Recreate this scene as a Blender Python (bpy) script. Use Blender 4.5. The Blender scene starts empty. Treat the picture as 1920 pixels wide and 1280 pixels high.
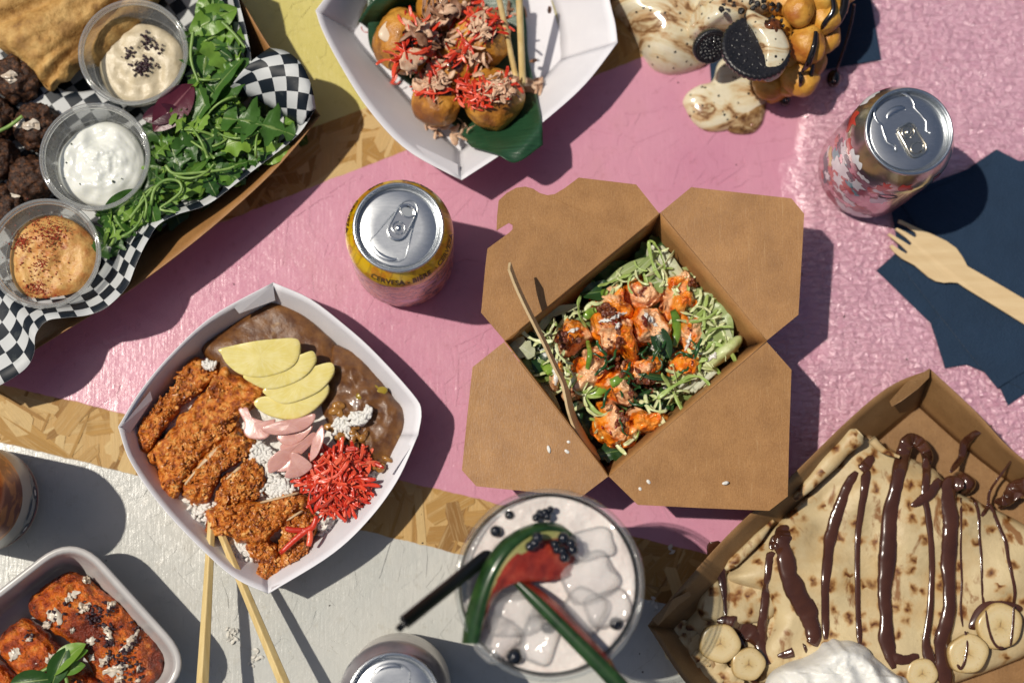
import bpy, math, random
import numpy as np
from mathutils import Vector, Matrix
random.seed(7); RNG = np.random.default_rng(7)
sc = bpy.context.scene

# ------------------------------------------------------------------ camera
HC, FPX, NAD = 1.08, 3070.0, (845.0, 1020.0)      # camera height, focal length in photo pixels, where straight-down falls
_u = np.array([960 - NAD[0], NAD[1] - 640, FPX]); _u /= np.linalg.norm(_u)
_y = np.array([0, 1, 0.0]) - _u[1] * _u; _y /= np.linalg.norm(_y)
_x = np.cross(_y, _u)
CM = np.array([_x, _y, _u])
cd = bpy.data.cameras.new("camera"); cam = bpy.data.objects.new("camera", cd); sc.collection.objects.link(cam)
cd.sensor_width = 36.0; cd.lens = FPX / 1920 * 36; cd.clip_start = 0.05; cd.clip_end = 50
cam.matrix_world = Matrix([list(CM[0]) + [0], list(CM[1]) + [0], list(CM[2]) + [HC], [0, 0, 0, 1]])
cd.dof.use_dof = True; cd.dof.focus_distance = 1.02; cd.dof.aperture_fstop = 3.0
sc.camera = cam
# ------------------------------------------------------------------ light
LD = Vector((0.977, -0.21, -1.88)).normalized()
wd = bpy.data.worlds.new("World"); sc.world = wd; wd.use_nodes = True
sky = wd.node_tree.nodes.new("ShaderNodeTexSky"); sky.sky_type = 'NISHITA'; sky.sun_disc = False; sky.dust_density = 1.8; sky.air_density = .9
sky.sun_elevation = math.radians(62); sky.sun_rotation = math.atan2(-LD.x, -LD.y)
bgn = wd.node_tree.nodes["Background"]; bgn.inputs[1].default_value = 0.058
wd.node_tree.links.new(sky.outputs[0], bgn.inputs[0])
sl = bpy.data.lights.new("sun", 'SUN'); sl.energy = 3.7; sl.angle = math.radians(0.6); sl.color = (1, 0.92, 0.80)
so = bpy.data.objects.new("sun", sl); sc.collection.objects.link(so); so.location = (-1, .3, 2)
so.rotation_euler = LD.to_track_quat('-Z', 'Y').to_euler()
vs = sc.view_settings; vs.view_transform = 'Standard'; vs.look = 'None'; vs.exposure = 0.0; vs.gamma = 1.0; vs.use_curve_mapping = False
sc.cycles.use_denoising = True; sc.cycles.max_bounces = 8; sc.cycles.transparent_max_bounces = 16
sc.cycles.caustics_reflective = False; sc.cycles.caustics_refractive = False

# ------------------------------------------------------------------ helpers
def W(px, z=0.0):
    """photo pixels -> points in the place, on the level z (mm) they stand at"""
    a = np.atleast_2d(np.asarray(px, float)); z = np.broadcast_to(np.asarray(z, float) * .001, (len(a),))
    d = np.stack([a[:, 0] - 960, 640 - a[:, 1], np.full(len(a), -FPX)], 1) @ CM.T
    t = (HC - z) / -d[:, 2]
    return np.stack([d[:, 0] * t, d[:, 1] * t, z], 1)
def W1(x, y, z=0.0): return W([(x, y)], z)[0]
MM = .001
PXM = FPX / HC / 1000            # pixels per mm on the table
def hx(s, k=1.0):
    s = s.lstrip('#'); o = []
    for i in (0, 2, 4):
        c = int(s[i:i + 2], 16) / 255; o.append((c / 12.92 if c <= .04045 else ((c + .055) / 1.055) ** 2.4) * k)
    return tuple(o) + (1.0,)
def vnoise(p, seed=0):
    p = np.asarray(p, float) + seed * 17.31
    i = np.floor(p).astype(np.int64); f = p - i; u = f * f * (3 - 2 * f); r = 0
    for dx in (0, 1):
        for dy in (0, 1):
            for dz in (0, 1):
                h = (i[:, 0] + dx) * 374761393 + (i[:, 1] + dy) * 668265263 + (i[:, 2] + dz) * 1274126177
                h = (h ^ (h >> 13)) * 1103515245 & 0x7fffffff; h = (h ^ (h >> 15)) & 0xffff
                w = (u[:, 0] if dx else 1 - u[:, 0]) * (u[:, 1] if dy else 1 - u[:, 1]) * (u[:, 2] if dz else 1 - u[:, 2])
                r = r + w * h
    return r / 32767.5 - 1
def fbm(p, o=3, seed=0):
    r = 0; a = 1.0; p = np.asarray(p, float)
    for k in range(o): r = r + a * vnoise(p * 2 ** k, seed + k * 3); a *= .5
    return r
def cr(pts, n, closed=True):
    """smooth curve through points, n samples"""
    p = np.asarray(pts, float); m = len(p)
    if closed: q = np.concatenate([p[-1:], p, p[:2]]); seg = m
    else: q = np.concatenate([2 * p[:1] - p[1:2], p, 2 * p[-1:] - p[-2:-1]]); seg = m - 1
    ts = np.linspace(0, seg, n, endpoint=not closed); out = []
    i = np.minimum(ts.astype(int), seg - 1); t = (ts - i)[:, None]
    a, b, c, d = q[i], q[i + 1], q[i + 2], q[i + 3]
    return .5 * (2 * b + (c - a) * t + (2 * a - 5 * b + 4 * c - d) * t ** 2 + (3 * b - a - 3 * c + d) * t ** 3)
def rz(a): c, s = math.cos(a), math.sin(a); return np.array([[c, -s, 0], [s, c, 0], [0, 0, 1]])
def join(parts):
    V = []; F = []; o = 0
    for v, f in parts:
        V.append(np.asarray(v)); F += [tuple(i + o for i in q) for q in f]; o += len(v)
    return np.concatenate(V), F
def tube(path, r, n=8, flat=1.0, caps=True):
    P = np.asarray(path, float); m = len(P); r = np.broadcast_to(np.asarray(r, float), (m,))
    T = np.gradient(P, axis=0); T /= np.linalg.norm(T, axis=1)[:, None] + 1e-12
    up = np.array([0, 0, 1.0]); S = np.cross(T, up); ln = np.linalg.norm(S, axis=1)
    S[ln < 1e-4] = [1, 0, 0]; S /= np.linalg.norm(S, axis=1)[:, None]
    for k in range(1, m):
        if S[k] @ S[k - 1] < 0: S[k] = -S[k]
    U = np.cross(S, T); V = []
    for k in range(n):
        a = 2 * math.pi * k / n; V.append(P + (S * math.cos(a) + U * math.sin(a) * flat) * r[:, None])
    V = np.stack(V, 1).reshape(-1, 3); F = []
    for i in range(m - 1):
        for k in range(n): F.append((i * n + k, i * n + (k + 1) % n, (i + 1) * n + (k + 1) % n, (i + 1) * n + k))
    if caps: F.append(tuple(range(n))); F.append(tuple(range((m - 1) * n, m * n))[::-1])
    return V, F
def lathe(prof, n=64, c=(0, 0, 0)):
    V = []; F = []; m = len(prof)
    a = np.linspace(0, 2 * math.pi, n, endpoint=False)
    for r, z in prof: V.append(np.stack([np.cos(a) * max(r, .01) * MM, np.sin(a) * max(r, .01) * MM, np.full(n, z * MM)], 1))
    V = np.concatenate(V) + np.asarray(c)
    for i in range(m - 1):
        for k in range(n): F.append((i * n + k, i * n + (k + 1) % n, (i + 1) * n + (k + 1) % n, (i + 1) * n + k))
    return V, F
def blob(out, z0, h, n=64, rings=12, p=3.0, amp=0.0, freq=200.0, o=3, seed=0, smooth=True, world=False, edge=0.0, bottom=True, wave=0.0, wfreq=40.0):
    """a lump on level z0 (mm) with the outline `out`: p sets how flat its top is, amp (mm) and freq (1/m) its relief"""
    q = cr(out, n) if smooth else np.asarray(out, float); n = len(q)
    Q = q if world else W(q, z0); c = Q.mean(0)
    if edge:
        d = fbm(np.c_[Q[:, :2] * freq * .5, np.zeros(n)], 2, seed + 5)[:, None] * edge * MM
        dr = (Q - c) / (np.linalg.norm(Q - c, axis=1)[:, None] + 1e-9); Q = Q + dr * d
    V = [c[None] + [0, 0, h * MM]]
    for k in range(1, rings + 1):
        t = (k / rings) ** .8
        R = c + (Q - c) * t; R[:, 2] += h * MM * max(0, 1 - t ** p) ** (1 / 1.7); V.append(R)
    V = np.concatenate(V); F = [(0, 1 + k, 1 + (k + 1) % n) for k in range(n)]
    for i in range(rings - 1):
        a = 1 + i * n; b = a + n
        for k in range(n): F.append((a + k, b + k, b + (k + 1) % n, a + (k + 1) % n))
    if wave: V[:, 2] += wave * MM * vnoise(np.c_[V[:, :2] * wfreq, np.full(len(V), seed * 1.7)], seed) * np.clip((V[:, 2] - z0 * MM) / (h * MM + 1e-9), 0, 1)
    if amp:
        f = fbm(V * freq, o, seed) * amp * MM
        g = fbm(V * freq + 31.7, o, seed + 9) * amp * MM
        rad = V - c; rad[:, 2] = 0; rad /= (np.linalg.norm(rad, axis=1)[:, None] + .004)
        V = V + rad * g[:, None] * .6; V[:, 2] += f * np.where(V[:, 2] > z0 * MM + h * MM * .12, 1, .3)
    if bottom:
        b = len(V); ring = V[1 + (rings - 1) * n:1 + rings * n].copy(); ring[:, 2] = (z0 - .3) * MM
        V = np.concatenate([V, ring]); a = 1 + (rings - 1) * n
        for k in range(n): F.append((a + k, b + k, b + (k + 1) % n, a + (k + 1) % n))
        F.append(tuple(range(b, b + n))[::-1])
    return V, F
def ball(c, r, rot=0.0, nu=28, nv=18, amp=0.0, freq=150.0, o=3, seed=0, tilt=0.0, sq=1.0):
    r = np.broadcast_to(np.asarray(r, float), (3,)); V = [np.array([[0, 0, 1.0]])]
    a = np.linspace(0, 2 * math.pi, nu, endpoint=False)
    for i in range(1, nv):
        t = math.pi * i / nv; V.append(np.stack([np.cos(a) * math.sin(t), np.sin(a) * math.sin(t), np.full(nu, math.cos(t))], 1))
    V.append(np.array([[0, 0, -1.0]])); N = np.concatenate(V)
    P = np.sign(N) * np.abs(N) ** sq * r
    if amp: P = P + N * (fbm(P * MM * freq, o, seed) * amp)[:, None]
    ct, st = math.cos(tilt), math.sin(tilt); P = P @ np.array([[1, 0, 0], [0, ct, -st], [0, st, ct]]).T @ rz(rot).T
    F = [(0, 1 + k, 1 + (k + 1) % nu) for k in range(nu)]
    for i in range(nv - 2):
        b = 1 + i * nu
        for k in range(nu): F.append((b + k, b + nu + k, b + nu + (k + 1) % nu, b + (k + 1) % nu))
    b = 1 + (nv - 2) * nu; e = len(P) - 1
    for k in range(nu): F.append((b + k, e, b + (k + 1) % nu))
    return P * MM + np.asarray(c), F
def slab(out, z, t=.5, world=False):
    """a flat or bent board with the outline `out` (pixels), top on z (mm, one or per point), t mm thick"""
    P = np.asarray(out, float) if world else W(out, z); n = len(P)
    V = np.concatenate([P, P - [0, 0, t * MM]])
    F = [tuple(range(n)), tuple(range(n, 2 * n))[::-1]] + [(k, n + k, n + (k + 1) % n, (k + 1) % n) for k in range(n)]
    return V, F
def loft(rows, closed=False):
    """rows: list of (n,3) arrays"""
    n = len(rows[0]); V = np.concatenate(rows); F = []
    for i in range(len(rows) - 1):
        for k in range(n if closed else n - 1):
            F.append((i * n + k, i * n + (k + 1) % n, (i + 1) * n + (k + 1) % n, (i + 1) * n + k))
    return V, F
def rootpos(o):
    p = Vector((0, 0, 0))
    while o: p = p + o.location; o = o.parent
    return np.array(p)
def mk(name, VF, mat, parent=None, label=None, cat=None, group=None, kind=None, smooth=True, solid=0.0, uv=None, sub=0, origin=None, auto=None):
    V, F = VF; V = np.asarray(V, float)
    if parent is not None: loc = rootpos(parent); lo = np.zeros(3)
    else:
        lo = np.array(origin, float) if origin is not None else np.array([(V[:, 0].min() + V[:, 0].max()) / 2, (V[:, 1].min() + V[:, 1].max()) / 2, V[:, 2].min()]); loc = lo
    me = bpy.data.meshes.new(name); me.from_pydata((V - loc).tolist(), [], F)
    if uv is not None:
        l = me.uv_layers.new(name="UVMap"); idx = np.zeros(len(me.loops), np.int32); me.loops.foreach_get("vertex_index", idx)
        l.data.foreach_set("uv", np.asarray(uv, np.float32)[idx].ravel())
    if smooth: me.polygons.foreach_set("use_smooth", [True] * len(me.polygons))
    if auto: me.set_sharp_from_angle(angle=math.radians(auto))
    for m in (mat if isinstance(mat, (list, tuple)) else [mat]): me.materials.append(m)
    ob = bpy.data.objects.new(name, me); sc.collection.objects.link(ob); ob.location = lo
    if parent is not None: ob.parent = parent
    if solid:
        md = ob.modifiers.new("thick", 'SOLIDIFY'); md.thickness = solid * MM; md.offset = 0
    if sub:
        md = ob.modifiers.new("sub", 'SUBSURF'); md.levels = sub; md.render_levels = sub
    if label: ob["label"] = label
    if cat: ob["category"] = cat
    if group: ob["group"] = group
    if kind: ob["kind"] = kind
    return ob
def thing(name, label, cat, loc, group=None):
    o = bpy.data.objects.new(name, None); sc.collection.objects.link(o); o.location = [float(v) for v in loc]; o.empty_display_size = .02
    o["label"] = label; o["category"] = cat
    if group: o["group"] = group
    return o
def inpoly(p, poly):
    x, y = p; r = False; n = len(poly)
    for i in range(n):
        (x1, y1), (x2, y2) = poly[i], poly[i - 1]
        if (y1 > y) != (y2 > y) and x < (x2 - x1) * (y - y1) / (y2 - y1) + x1: r = not r
    return r
def rpoly(poly):
    xs = [p[0] for p in poly]; ys = [p[1] for p in poly]
    while True:
        p = (random.uniform(min(xs), max(xs)), random.uniform(min(ys), max(ys)))
        if inpoly(p, poly): return p
U = random.uniform
def zlook(objs, cell=7.0, default=None):
    """height (mm) of the topmost surface of objs under a photo pixel, for laying things on it"""
    g = {}
    for ob in objs:
        V = np.zeros(len(ob.data.vertices) * 3); ob.data.vertices.foreach_get("co", V); V = V.reshape(-1, 3) + rootpos(ob)
        c = CM.T @ (V - [0, 0, HC]).T; X = np.floor((960 + FPX * c[0] / -c[2]) / cell).astype(int); Y = np.floor((640 - FPX * c[1] / -c[2]) / cell).astype(int)
        for x, y, z in zip(X.tolist(), Y.tolist(), V[:, 2].tolist()):
            if z > g.get((x, y), -1): g[(x, y)] = z
    def f(px, py):
        i, j = int(px // cell), int(py // cell); v = g.get((i, j))
        if v is None:
            q = [g[(i + a, j + b)] for a in (-1, 0, 1) for b in (-1, 0, 1) if (i + a, j + b) in g]; v = max(q) if q else None
        if v is None:
            q = [g[(i + a, j + b)] for a in range(-3, 4) for b in range(-3, 4) if (i + a, j + b) in g]; v = max(q) if q else (default or 0) * MM
        return v / MM
    return f

def drape(out, zl, th=.8, n=48, rings=8, amp=.15, seed=1, lift=.15):
    """a thin patch of sauce lying on the surface zl"""
    V, F = blob(out, 30, th, n, rings, 2.4, 0, 100, 1, seed, bottom=False); hh = V[:, 2] - .03; c = CM.T @ (V - [0, 0, HC]).T
    px = 960 + FPX * c[0] / -c[2]; py = 640 - FPX * c[1] / -c[2]; z = np.array([zl(a, b) for a, b in zip(px, py)])
    k = rings; z2 = z.copy()
    for r in range(1, k + 1):
        a = 1 + (r - 1) * n; s = z[a:a + n]; z2[a:a + n] = (np.roll(s, 1) + s + np.roll(s, -1)) / 3
    z2[0] = z2[1:1 + n].mean(); V = W(np.stack([px, py], 1), z2 + hh / MM + lift); V[:, 2] += fbm(V * 350, 2, seed) * amp * MM * (hh > th * .1 * MM); return V, F
def splash(path, w, seed=0):
    """outline (pixels) of a splash along a path, w px half-wide"""
    P = cr(path, 12, False) if len(path) > 2 else np.linspace(path[0], path[-1], 12); T = np.gradient(P, axis=0); T /= np.linalg.norm(T, axis=1)[:, None] + 1e-9; N = np.stack([-T[:, 1], T[:, 0]], 1)
    r = random.Random(seed); ws = [w * r.uniform(.45, 1.5) * max(.35, math.sin(math.pi * (k + .6) / 12.2)) for k in range(12)]; ws2 = [w * r.uniform(.45, 1.5) * max(.35, math.sin(math.pi * (k + .6) / 12.2)) for k in range(12)]
    return [tuple(p + n_ * a) for p, n_, a in zip(P, N, ws)][::1] + [tuple(p - n_ * a) for p, n_, a in zip(P, N, ws2)][::-1]

# ------------------------------------------------------------------ materials
class NT:
    def __init__(s, name):
        s.m = bpy.data.materials.new(name); s.m.use_nodes = True; s.t = s.m.node_tree
        s.b = s.t.nodes["Principled BSDF"]; s.o = s.t.nodes["Material Output"]
    def n(s, ty, **kw):
        x = s.t.nodes.new("ShaderNode" + ty)
        for k, v in kw.items():
            if k[0] == 'i' and k[1:].isdigit(): s.set(x.inputs[int(k[1:])], v)
            elif k in x.inputs.keys(): s.set(x.inputs[k], v)
            else: setattr(x, k, v)
        return x
    def set(s, inp, v):
        if isinstance(v, bpy.types.NodeSocket): s.t.links.new(v, inp)
        elif isinstance(v, bpy.types.Node): s.t.links.new(v.outputs[0], inp)
        else: inp.default_value = v
    def coord(s, kind='Object', scale=(1, 1, 1), rot=(0, 0, 0), jitter=True):
        t = s.n("TexCoord"); v = t.outputs[kind]
        if jitter:
            oi = s.n("ObjectInfo"); ad = s.n("Vector", ) if False else s.t.nodes.new("ShaderNodeVectorMath"); ad.operation = 'ADD'
            s.set(ad.inputs[0], v); s.set(ad.inputs[1], oi.outputs["Random"]); v = ad.outputs[0]
        mp = s.n("Mapping"); s.set(mp.inputs[0], v); mp.inputs["Scale"].default_value = scale; mp.inputs["Rotation"].default_value = rot
        return mp.outputs[0]
    def noise(s, co, scale, detail=5, rough=.55, dist=0.0):
        x = s.n("TexNoise"); s.set(x.inputs["Vector"], co); x.inputs["Scale"].default_value = scale
        x.inputs["Detail"].default_value = detail; x.inputs["Roughness"].default_value = rough; x.inputs["Distortion"].default_value = dist
        return x.outputs[0]
    def ramp(s, fac, stops, mode='LINEAR'):
        x = s.n("ValToRGB"); s.set(x.inputs[0], fac); e = x.color_ramp.elements; x.color_ramp.interpolation = mode
        while len(e) < len(stops): e.new(.5)
        for k, (p, c) in enumerate(stops):
            e[k].position = p; e[k].color = hx(c) if isinstance(c, str) else ((c, c, c, 1) if not isinstance(c, tuple) else c)
        return x.outputs[0]
    def mix(s, f, a, b):
        x = s.t.nodes.new("ShaderNodeMix"); x.data_type = 'RGBA'
        s.set(x.inputs[0], f); s.set(x.inputs[6], hx(a) if isinstance(a, str) else a); s.set(x.inputs[7], hx(b) if isinstance(b, str) else b)
        return x.outputs[2]
    def math(s, op, a, b=0.0, c=None, clamp=False):
        x = s.n("Math", operation=op); s.set(x.inputs[0], a); s.set(x.inputs[1], b); x.use_clamp = clamp
        if c is not None: s.set(x.inputs[2], c)
        return x.outputs[0]
    def bump(s, h, strength=.5, dist=.001, prev=None):
        x = s.n("Bump"); x.inputs["Strength"].default_value = strength if not isinstance(strength, bpy.types.NodeSocket) else 1
        if isinstance(strength, bpy.types.NodeSocket): s.set(x.inputs["Strength"], strength)
        x.inputs["Distance"].default_value = dist; s.set(x.inputs["Height"], h)
        if prev is not None: s.set(x.inputs["Normal"], prev)
        return x.outputs[0]
    def fin(s, col=None, rough=.5, normal=None, **kw):
        if col is not None: s.set(s.b.inputs["Base Color"], hx(col) if isinstance(col, str) else col)
        s.set(s.b.inputs["Roughness"], rough)
        if normal is not None: s.set(s.b.inputs["Normal"], normal)
        for k, v in kw.items(): s.set(s.b.inputs[k.replace('_', ' ')], v)
        return s.m
def mat(name, stops, scale=300., detail=5, rough=.5, bump=0., bscale=None, dist=.001, spots=(), stretch=(1, 1, 1), rot=0., nd=0., coord='Object', **kw):
    """noise-coloured surface; spots: (scale, threshold, softness, colour[, kind])"""
    t = NT(name); co = t.coord(coord, stretch, (0, 0, rot))
    if isinstance(stops, str): col = hx(stops)
    else: col = t.ramp(t.noise(co, scale, detail, .6, nd), stops)
    for k, sp in enumerate(spots):
        c2 = t.coord(coord)
        ad = t.t.nodes.new("ShaderNodeVectorMath"); ad.operation = 'ADD'; t.set(ad.inputs[0], c2); ad.inputs[1].default_value = (3.1 * k + 1, 1.7 * k, .3)
        f = t.ramp(t.noise(ad.outputs[0], sp[0], 4, .55), [(sp[1], 0.0), (min(1, sp[1] + sp[2]), 1.0)])
        col = t.mix(f, col, sp[3])
    nrm = None
    if bump: nrm = t.bump(t.noise(co, bscale or scale, 6, .6), bump, dist)
    return t.fin(col, rough, nrm, **kw)
KRAFT_IN = None
def kraft(name, a, b, rough=.5):
    t = NT(name); co = t.coord('Object')
    f1 = t.noise(t.coord('Object', (1, 1, 1)), 900, 4, .7); f2 = t.noise(co, 60, 3)
    fib = t.noise(t.coord('Object', (1, .12, 1), (0, 0, .5)), 2200, 3, .6)
    fac = t.math('ADD', t.math('MULTIPLY', f1, .45), t.math('ADD', t.math('MULTIPLY', f2, .35), t.math('MULTIPLY', fib, .2)))
    col = t.ramp(fac, [(.3, a), (.7, b)])
    st = t.noise(co, 17, 5, .6, .6); col = t.mix(t.ramp(st, [(.52, 0.0), (.66, .2)]), col, '#6b4a28'); lt = t.ramp(t.noise(t.coord('Object', (1, .05, 1), (0, 0, 1.1)), 900, 3, .7), [(.6, 0.0), (.76, .28)]); col = t.mix(lt, col, '#cfae80')
    return t.fin(col, t.ramp(fib, [(.35, rough - .1), (.65, rough + .15)]), t.bump(t.math('ADD', f1, fib), .35, .0004), Specular_IOR_Level=.45)
M_KRAFT = kraft("kraft_board", '#835a30', '#b28451')
M_KRAFT2 = kraft("kraft_board_crepe", '#70502d', '#9c774d')
M_WPAPER = mat("white_tray_paper", [(.3, '#d6d5da'), (.7, '#dfdee2')], 40, rough=.5, bump=.05, bscale=500)
# ================================================================== tabletop
LINES = dict(yl=((613, 230), (1200, 8)), pu=((580, 353), (1206, 107)), pl=((0, 720), (1320, 1037)), wl=((0, 828), (1215, 1124)))
def line_nc(k):
    a, b = W(LINES[k]); d = (b - a)[:2]; n = np.array([-d[1], d[0]]) / np.linalg.norm(d)
    return n, float(n @ a[:2])             # n.x - c > 0 is above the line in the photo
def table_mat():
    t = NT("painted_strand_board"); tc = t.n("TexCoord"); P = tc.outputs["Object"]; UV = tc.outputs["UV"]
    geo = t.n("NewGeometry"); rnd = geo.outputs["Random Per Island"]
    wob = t.noise(P, 60, 4); wobs = t.math('MULTIPLY', t.math('SUBTRACT', wob, .5), .0035)
    def above(k):
        n, c = line_nc(k); d = t.t.nodes.new("ShaderNodeVectorMath"); d.operation = 'DOT_PRODUCT'
        t.set(d.inputs[0], P); d.inputs[1].default_value = (n[0], n[1], 0)
        x = t.math('ADD', t.math('SUBTRACT', d.outputs["Value"], c), wobs)
        return t.ramp(t.math('ADD', t.math('MULTIPLY', x, 700), .5, clamp=True), [(.3, 0.0), (.7, 1.0)])
    yl, pu, pl, wl = (above(k) for k in ('yl', 'pu', 'pl', 'wl'))
    # bare strands: grain along each strand
    mp = t.n("Mapping"); t.set(mp.inputs[0], UV); mp.inputs["Scale"].default_value = (260, 12, 1)
    off = t.n("CombineXYZ"); t.set(off.inputs[0], t.math('MULTIPLY', rnd, 91)); t.set(off.inputs[2], t.math('MULTIPLY', rnd, 57)); t.set(mp.inputs[1], off)
    grain = t.noise(mp.outputs[0], 3, 5, .65)
    base = t.ramp(rnd, [(0, '#9a7034'), (.16, '#c39a56'), (.34, '#ad843f'), (.55, '#cda667'), (.74, '#dfc38a'), (.88, '#b88e4c'), (1, '#7d5622')])
    wood = t.mix(t.math('MULTIPLY', grain, .65), base, '#5f3f1a'); wood = t.mix(t.ramp(t.noise(P, 45, 5), [(.62, 0.0), (.78, .45)]), wood, '#6f5230')
    wood = t.mix(t.ramp(grain, [(.5, 0.0), (.75, .5)]), wood, '#e0c590')
    # brushed, lumpy gloss paint towards the right-hand boards
    sx = t.n("SeparateXYZ"); t.set(sx.inputs[0], P)
    rg = t.ramp(t.math('ADD', t.math('MULTIPLY', t.math('SUBTRACT', sx.outputs[0], .215), 9), t.math('ADD', .3, t.math('MULTIPLY', t.math('SUBTRACT', t.noise(P, 11, 3), .5), 1.2))), [(.3, 0.0), (.5, 1.0)])
    # paints
    big = t.noise(P, 14, 5); fine = t.noise(P, 700, 3)
    pink = t.ramp(big, [(.3, '#c0839a'), (.55, '#c88ea2'), (.75, '#c28c98')])
    white = t.ramp(big, [(.3, '#aeb1ad'), (.6, '#bcbcb6'), (.8, '#b3afa4')])
    yell = t.ramp(big, [(.3, '#bfb565'), (.7, '#cabf78')])
    dirt = t.ramp(t.noise(P, 120, 6, .7), [(.56, 0.0), (.74, .55)])
    def worn(c, tint): return t.mix(dirt, c, tint)
    pink = t.mix(t.math('MULTIPLY', rg, .6), worn(pink, '#a9707c'), '#d3a0b2'); white = worn(white, '#a39f92'); yell = worn(yell, '#a39a58')  # pink made paler to the right, standing in for the sky's glinting sheen
    chip = t.ramp(t.noise(P, 210, 5, .75), [(.715, 0.0), (.735, .8)])
    painted = t.mix(wl, white, wood); painted = t.mix(pl, painted, pink); painted = t.mix(pu, painted, wood); painted = t.mix(yl, painted, yell)
    col = t.mix(chip, painted, t.mix(.5, painted, '#6a4a3a'))
    isw = t.math('ADD', t.math('MULTIPLY', wl, t.math('SUBTRACT', 1.0, pl)), t.math('MULTIPLY', pu, t.math('SUBTRACT', 1.0, yl)))
    br = t.n("Mapping"); t.set(br.inputs[0], P); br.inputs["Scale"].default_value = (.3, 1, 1); br.inputs["Rotation"].default_value = (0, 0, -.12)
    brush = t.noise(br.outputs[0], 300, 4, .6, .9); lump = t.noise(P, 210, 4, .55, .4)
    br2 = t.n("Mapping"); t.set(br2.inputs[0], P); br2.inputs["Scale"].default_value = (1, .1, 1); br2.inputs["Rotation"].default_value = (0, 0, 1.0)
    scr = t.noise(br2.outputs[0], 520, 4, .7)
    h1 = t.math('ADD', t.math('MULTIPLY', brush, .62), t.math('MULTIPLY', lump, .58))
    n1 = t.bump(t.math('MULTIPLY', h1, rg), 1.0, .0042)
    n2 = t.bump(t.math('ADD', t.math('MULTIPLY', scr, .4), t.math('ADD', t.math('MULTIPLY', grain, t.math('ADD', .25, isw)), t.math('MULTIPLY', t.noise(P, 130, 5, .62), .7))), .36, .001, n1)
    n3 = t.bump(t.math('MULTIPLY', chip, -1.0), .6, .0006, n2)
    rough = t.math('ADD', .24, t.math('MULTIPLY', isw, .35)); rough = t.math('SUBTRACT', rough, t.math('MULTIPLY', rg, .11))
    return t.fin(col, rough, n3, Specular_IOR_Level=t.math('ADD', t.math('SUBTRACT', .55, t.math('MULTIPLY', isw, .25)), t.math('MULTIPLY', rg, .45)), Coat_Weight=t.math('MULTIPLY', rg, .9), Coat_Roughness=.2, Coat_IOR=1.9, Coat_Normal=n1)
M_TABLE = table_mat()
x0, x1, y0, y1 = -.52, .62, -.36, .62
tv = np.array([(x0, y0, 0), (x1, y0, 0), (x1, y1, 0), (x0, y1, 0), (x0, y0, -.018), (x1, y0, -.018), (x1, y1, -.018), (x0, y1, -.018)])
table = mk("tabletop", (tv, [(0, 1, 2, 3), (7, 6, 5, 4), (0, 4, 5, 1), (1, 5, 6, 2), (2, 6, 7, 3), (3, 7, 4, 0)]), M_TABLE, smooth=False, origin=(0, 0, 0), kind="structure",
           label="strand-board table top painted in bands of pink, white and yellow", uv=tv[:, :2])
def strands():
    V = []; F = []; UVs = []
    NL = {k: line_nc(k) for k in LINES}
    for i in range(6500):
        c = np.array([U(x0 + .04, x1 - .04), U(y0 + .04, y1 - .04)])
        L = U(9, 32) * MM; w = (1 + 8 * random.random() ** 1.8) * MM; a = random.gauss(.35, 1.1)
        s = {k: NL[k][0] @ c - NL[k][1] for k in NL}
        bare = (s['wl'] > 0 > s['pl']) or (s['pu'] > 0 > s['yl'])
        lv = (.12 + .32 * random.random()) * (1.3 if bare else 1.0) * MM
        k = [(-1, U(-.6, .0)), (-U(.7, .95), -U(.8, 1)), (U(.6, .95), -U(.7, 1)), (1, U(-.1, .6)), (U(.5, .9), U(.8, 1)), (-U(.7, .98), U(.7, 1))]
        tx, ty = random.gauss(0, .0022), random.gauss(0, .006); o = len(V); R = rz(a)[:2, :2]
        for top in (1, 0):
            for (p, q) in k:
                xy = np.array([p * L, q * w]); z = lv + tx * xy[0] + ty * xy[1]
                g = c + R @ xy; V.append((g[0], g[1], max(z, .00006) if top else -.0004)); UVs.append((q * w, p * L))
        F.append(tuple(range(o, o + 6)))
        for j in range(6): F.append((o + j, o + 6 + j, o + 6 + (j + 1) % 6, o + (j + 1) % 6))
    return np.array(V), F, UVs
sv, sf, suv = strands()
mk("wood_strand", (sv, sf), M_TABLE, parent=table, kind="stuff", smooth=False, uv=suv)

# ================================================================== napkins
def napkin_mat():
    t = NT("navy_napkin"); co = t.coord('Object'); f = t.noise(co, 1400, 3); g = t.noise(co, 40, 4)
    em = t.n("TexVoronoi"); t.set(em.inputs["Vector"], co); em.inputs["Scale"].default_value = 1100
    col = t.mix(g, t.ramp(f, [(.3, '#122438'), (.7, '#1a2f45')]), '#1f364f')
    return t.fin(col, .75, t.bump(t.math('ADD', t.math('MULTIPLY', em.outputs[0], .5), t.math('MULTIPLY', g, 3.0)), .7, .0012), Specular_IOR_Level=.25, Sheen_Weight=.15)
M_NAV = napkin_mat()
def napkin(name, layers, label):
    r = thing(name, label, "napkin", W(layers[0][0], 0).mean(0) * [1, 1, 0] + [0, 0, .0007], "navy paper napkins")
    for k, (out, z) in enumerate(layers):
        q = []
        for a, b in zip(out, out[1:] + out[:1]):
            for f in np.linspace(0, 1, 6, endpoint=False): q.append((a[0] + (b[0] - a[0]) * f + U(-.25, .25), a[1] + (b[1] - a[1]) * f + U(-.25, .25)))
        zz = [z + .35 * math.sin(i * .3 + k * 2) + .35 for i in range(len(q))]
        mk("ply", slab(q, zz, .45), M_NAV, r, smooth=False)
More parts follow.
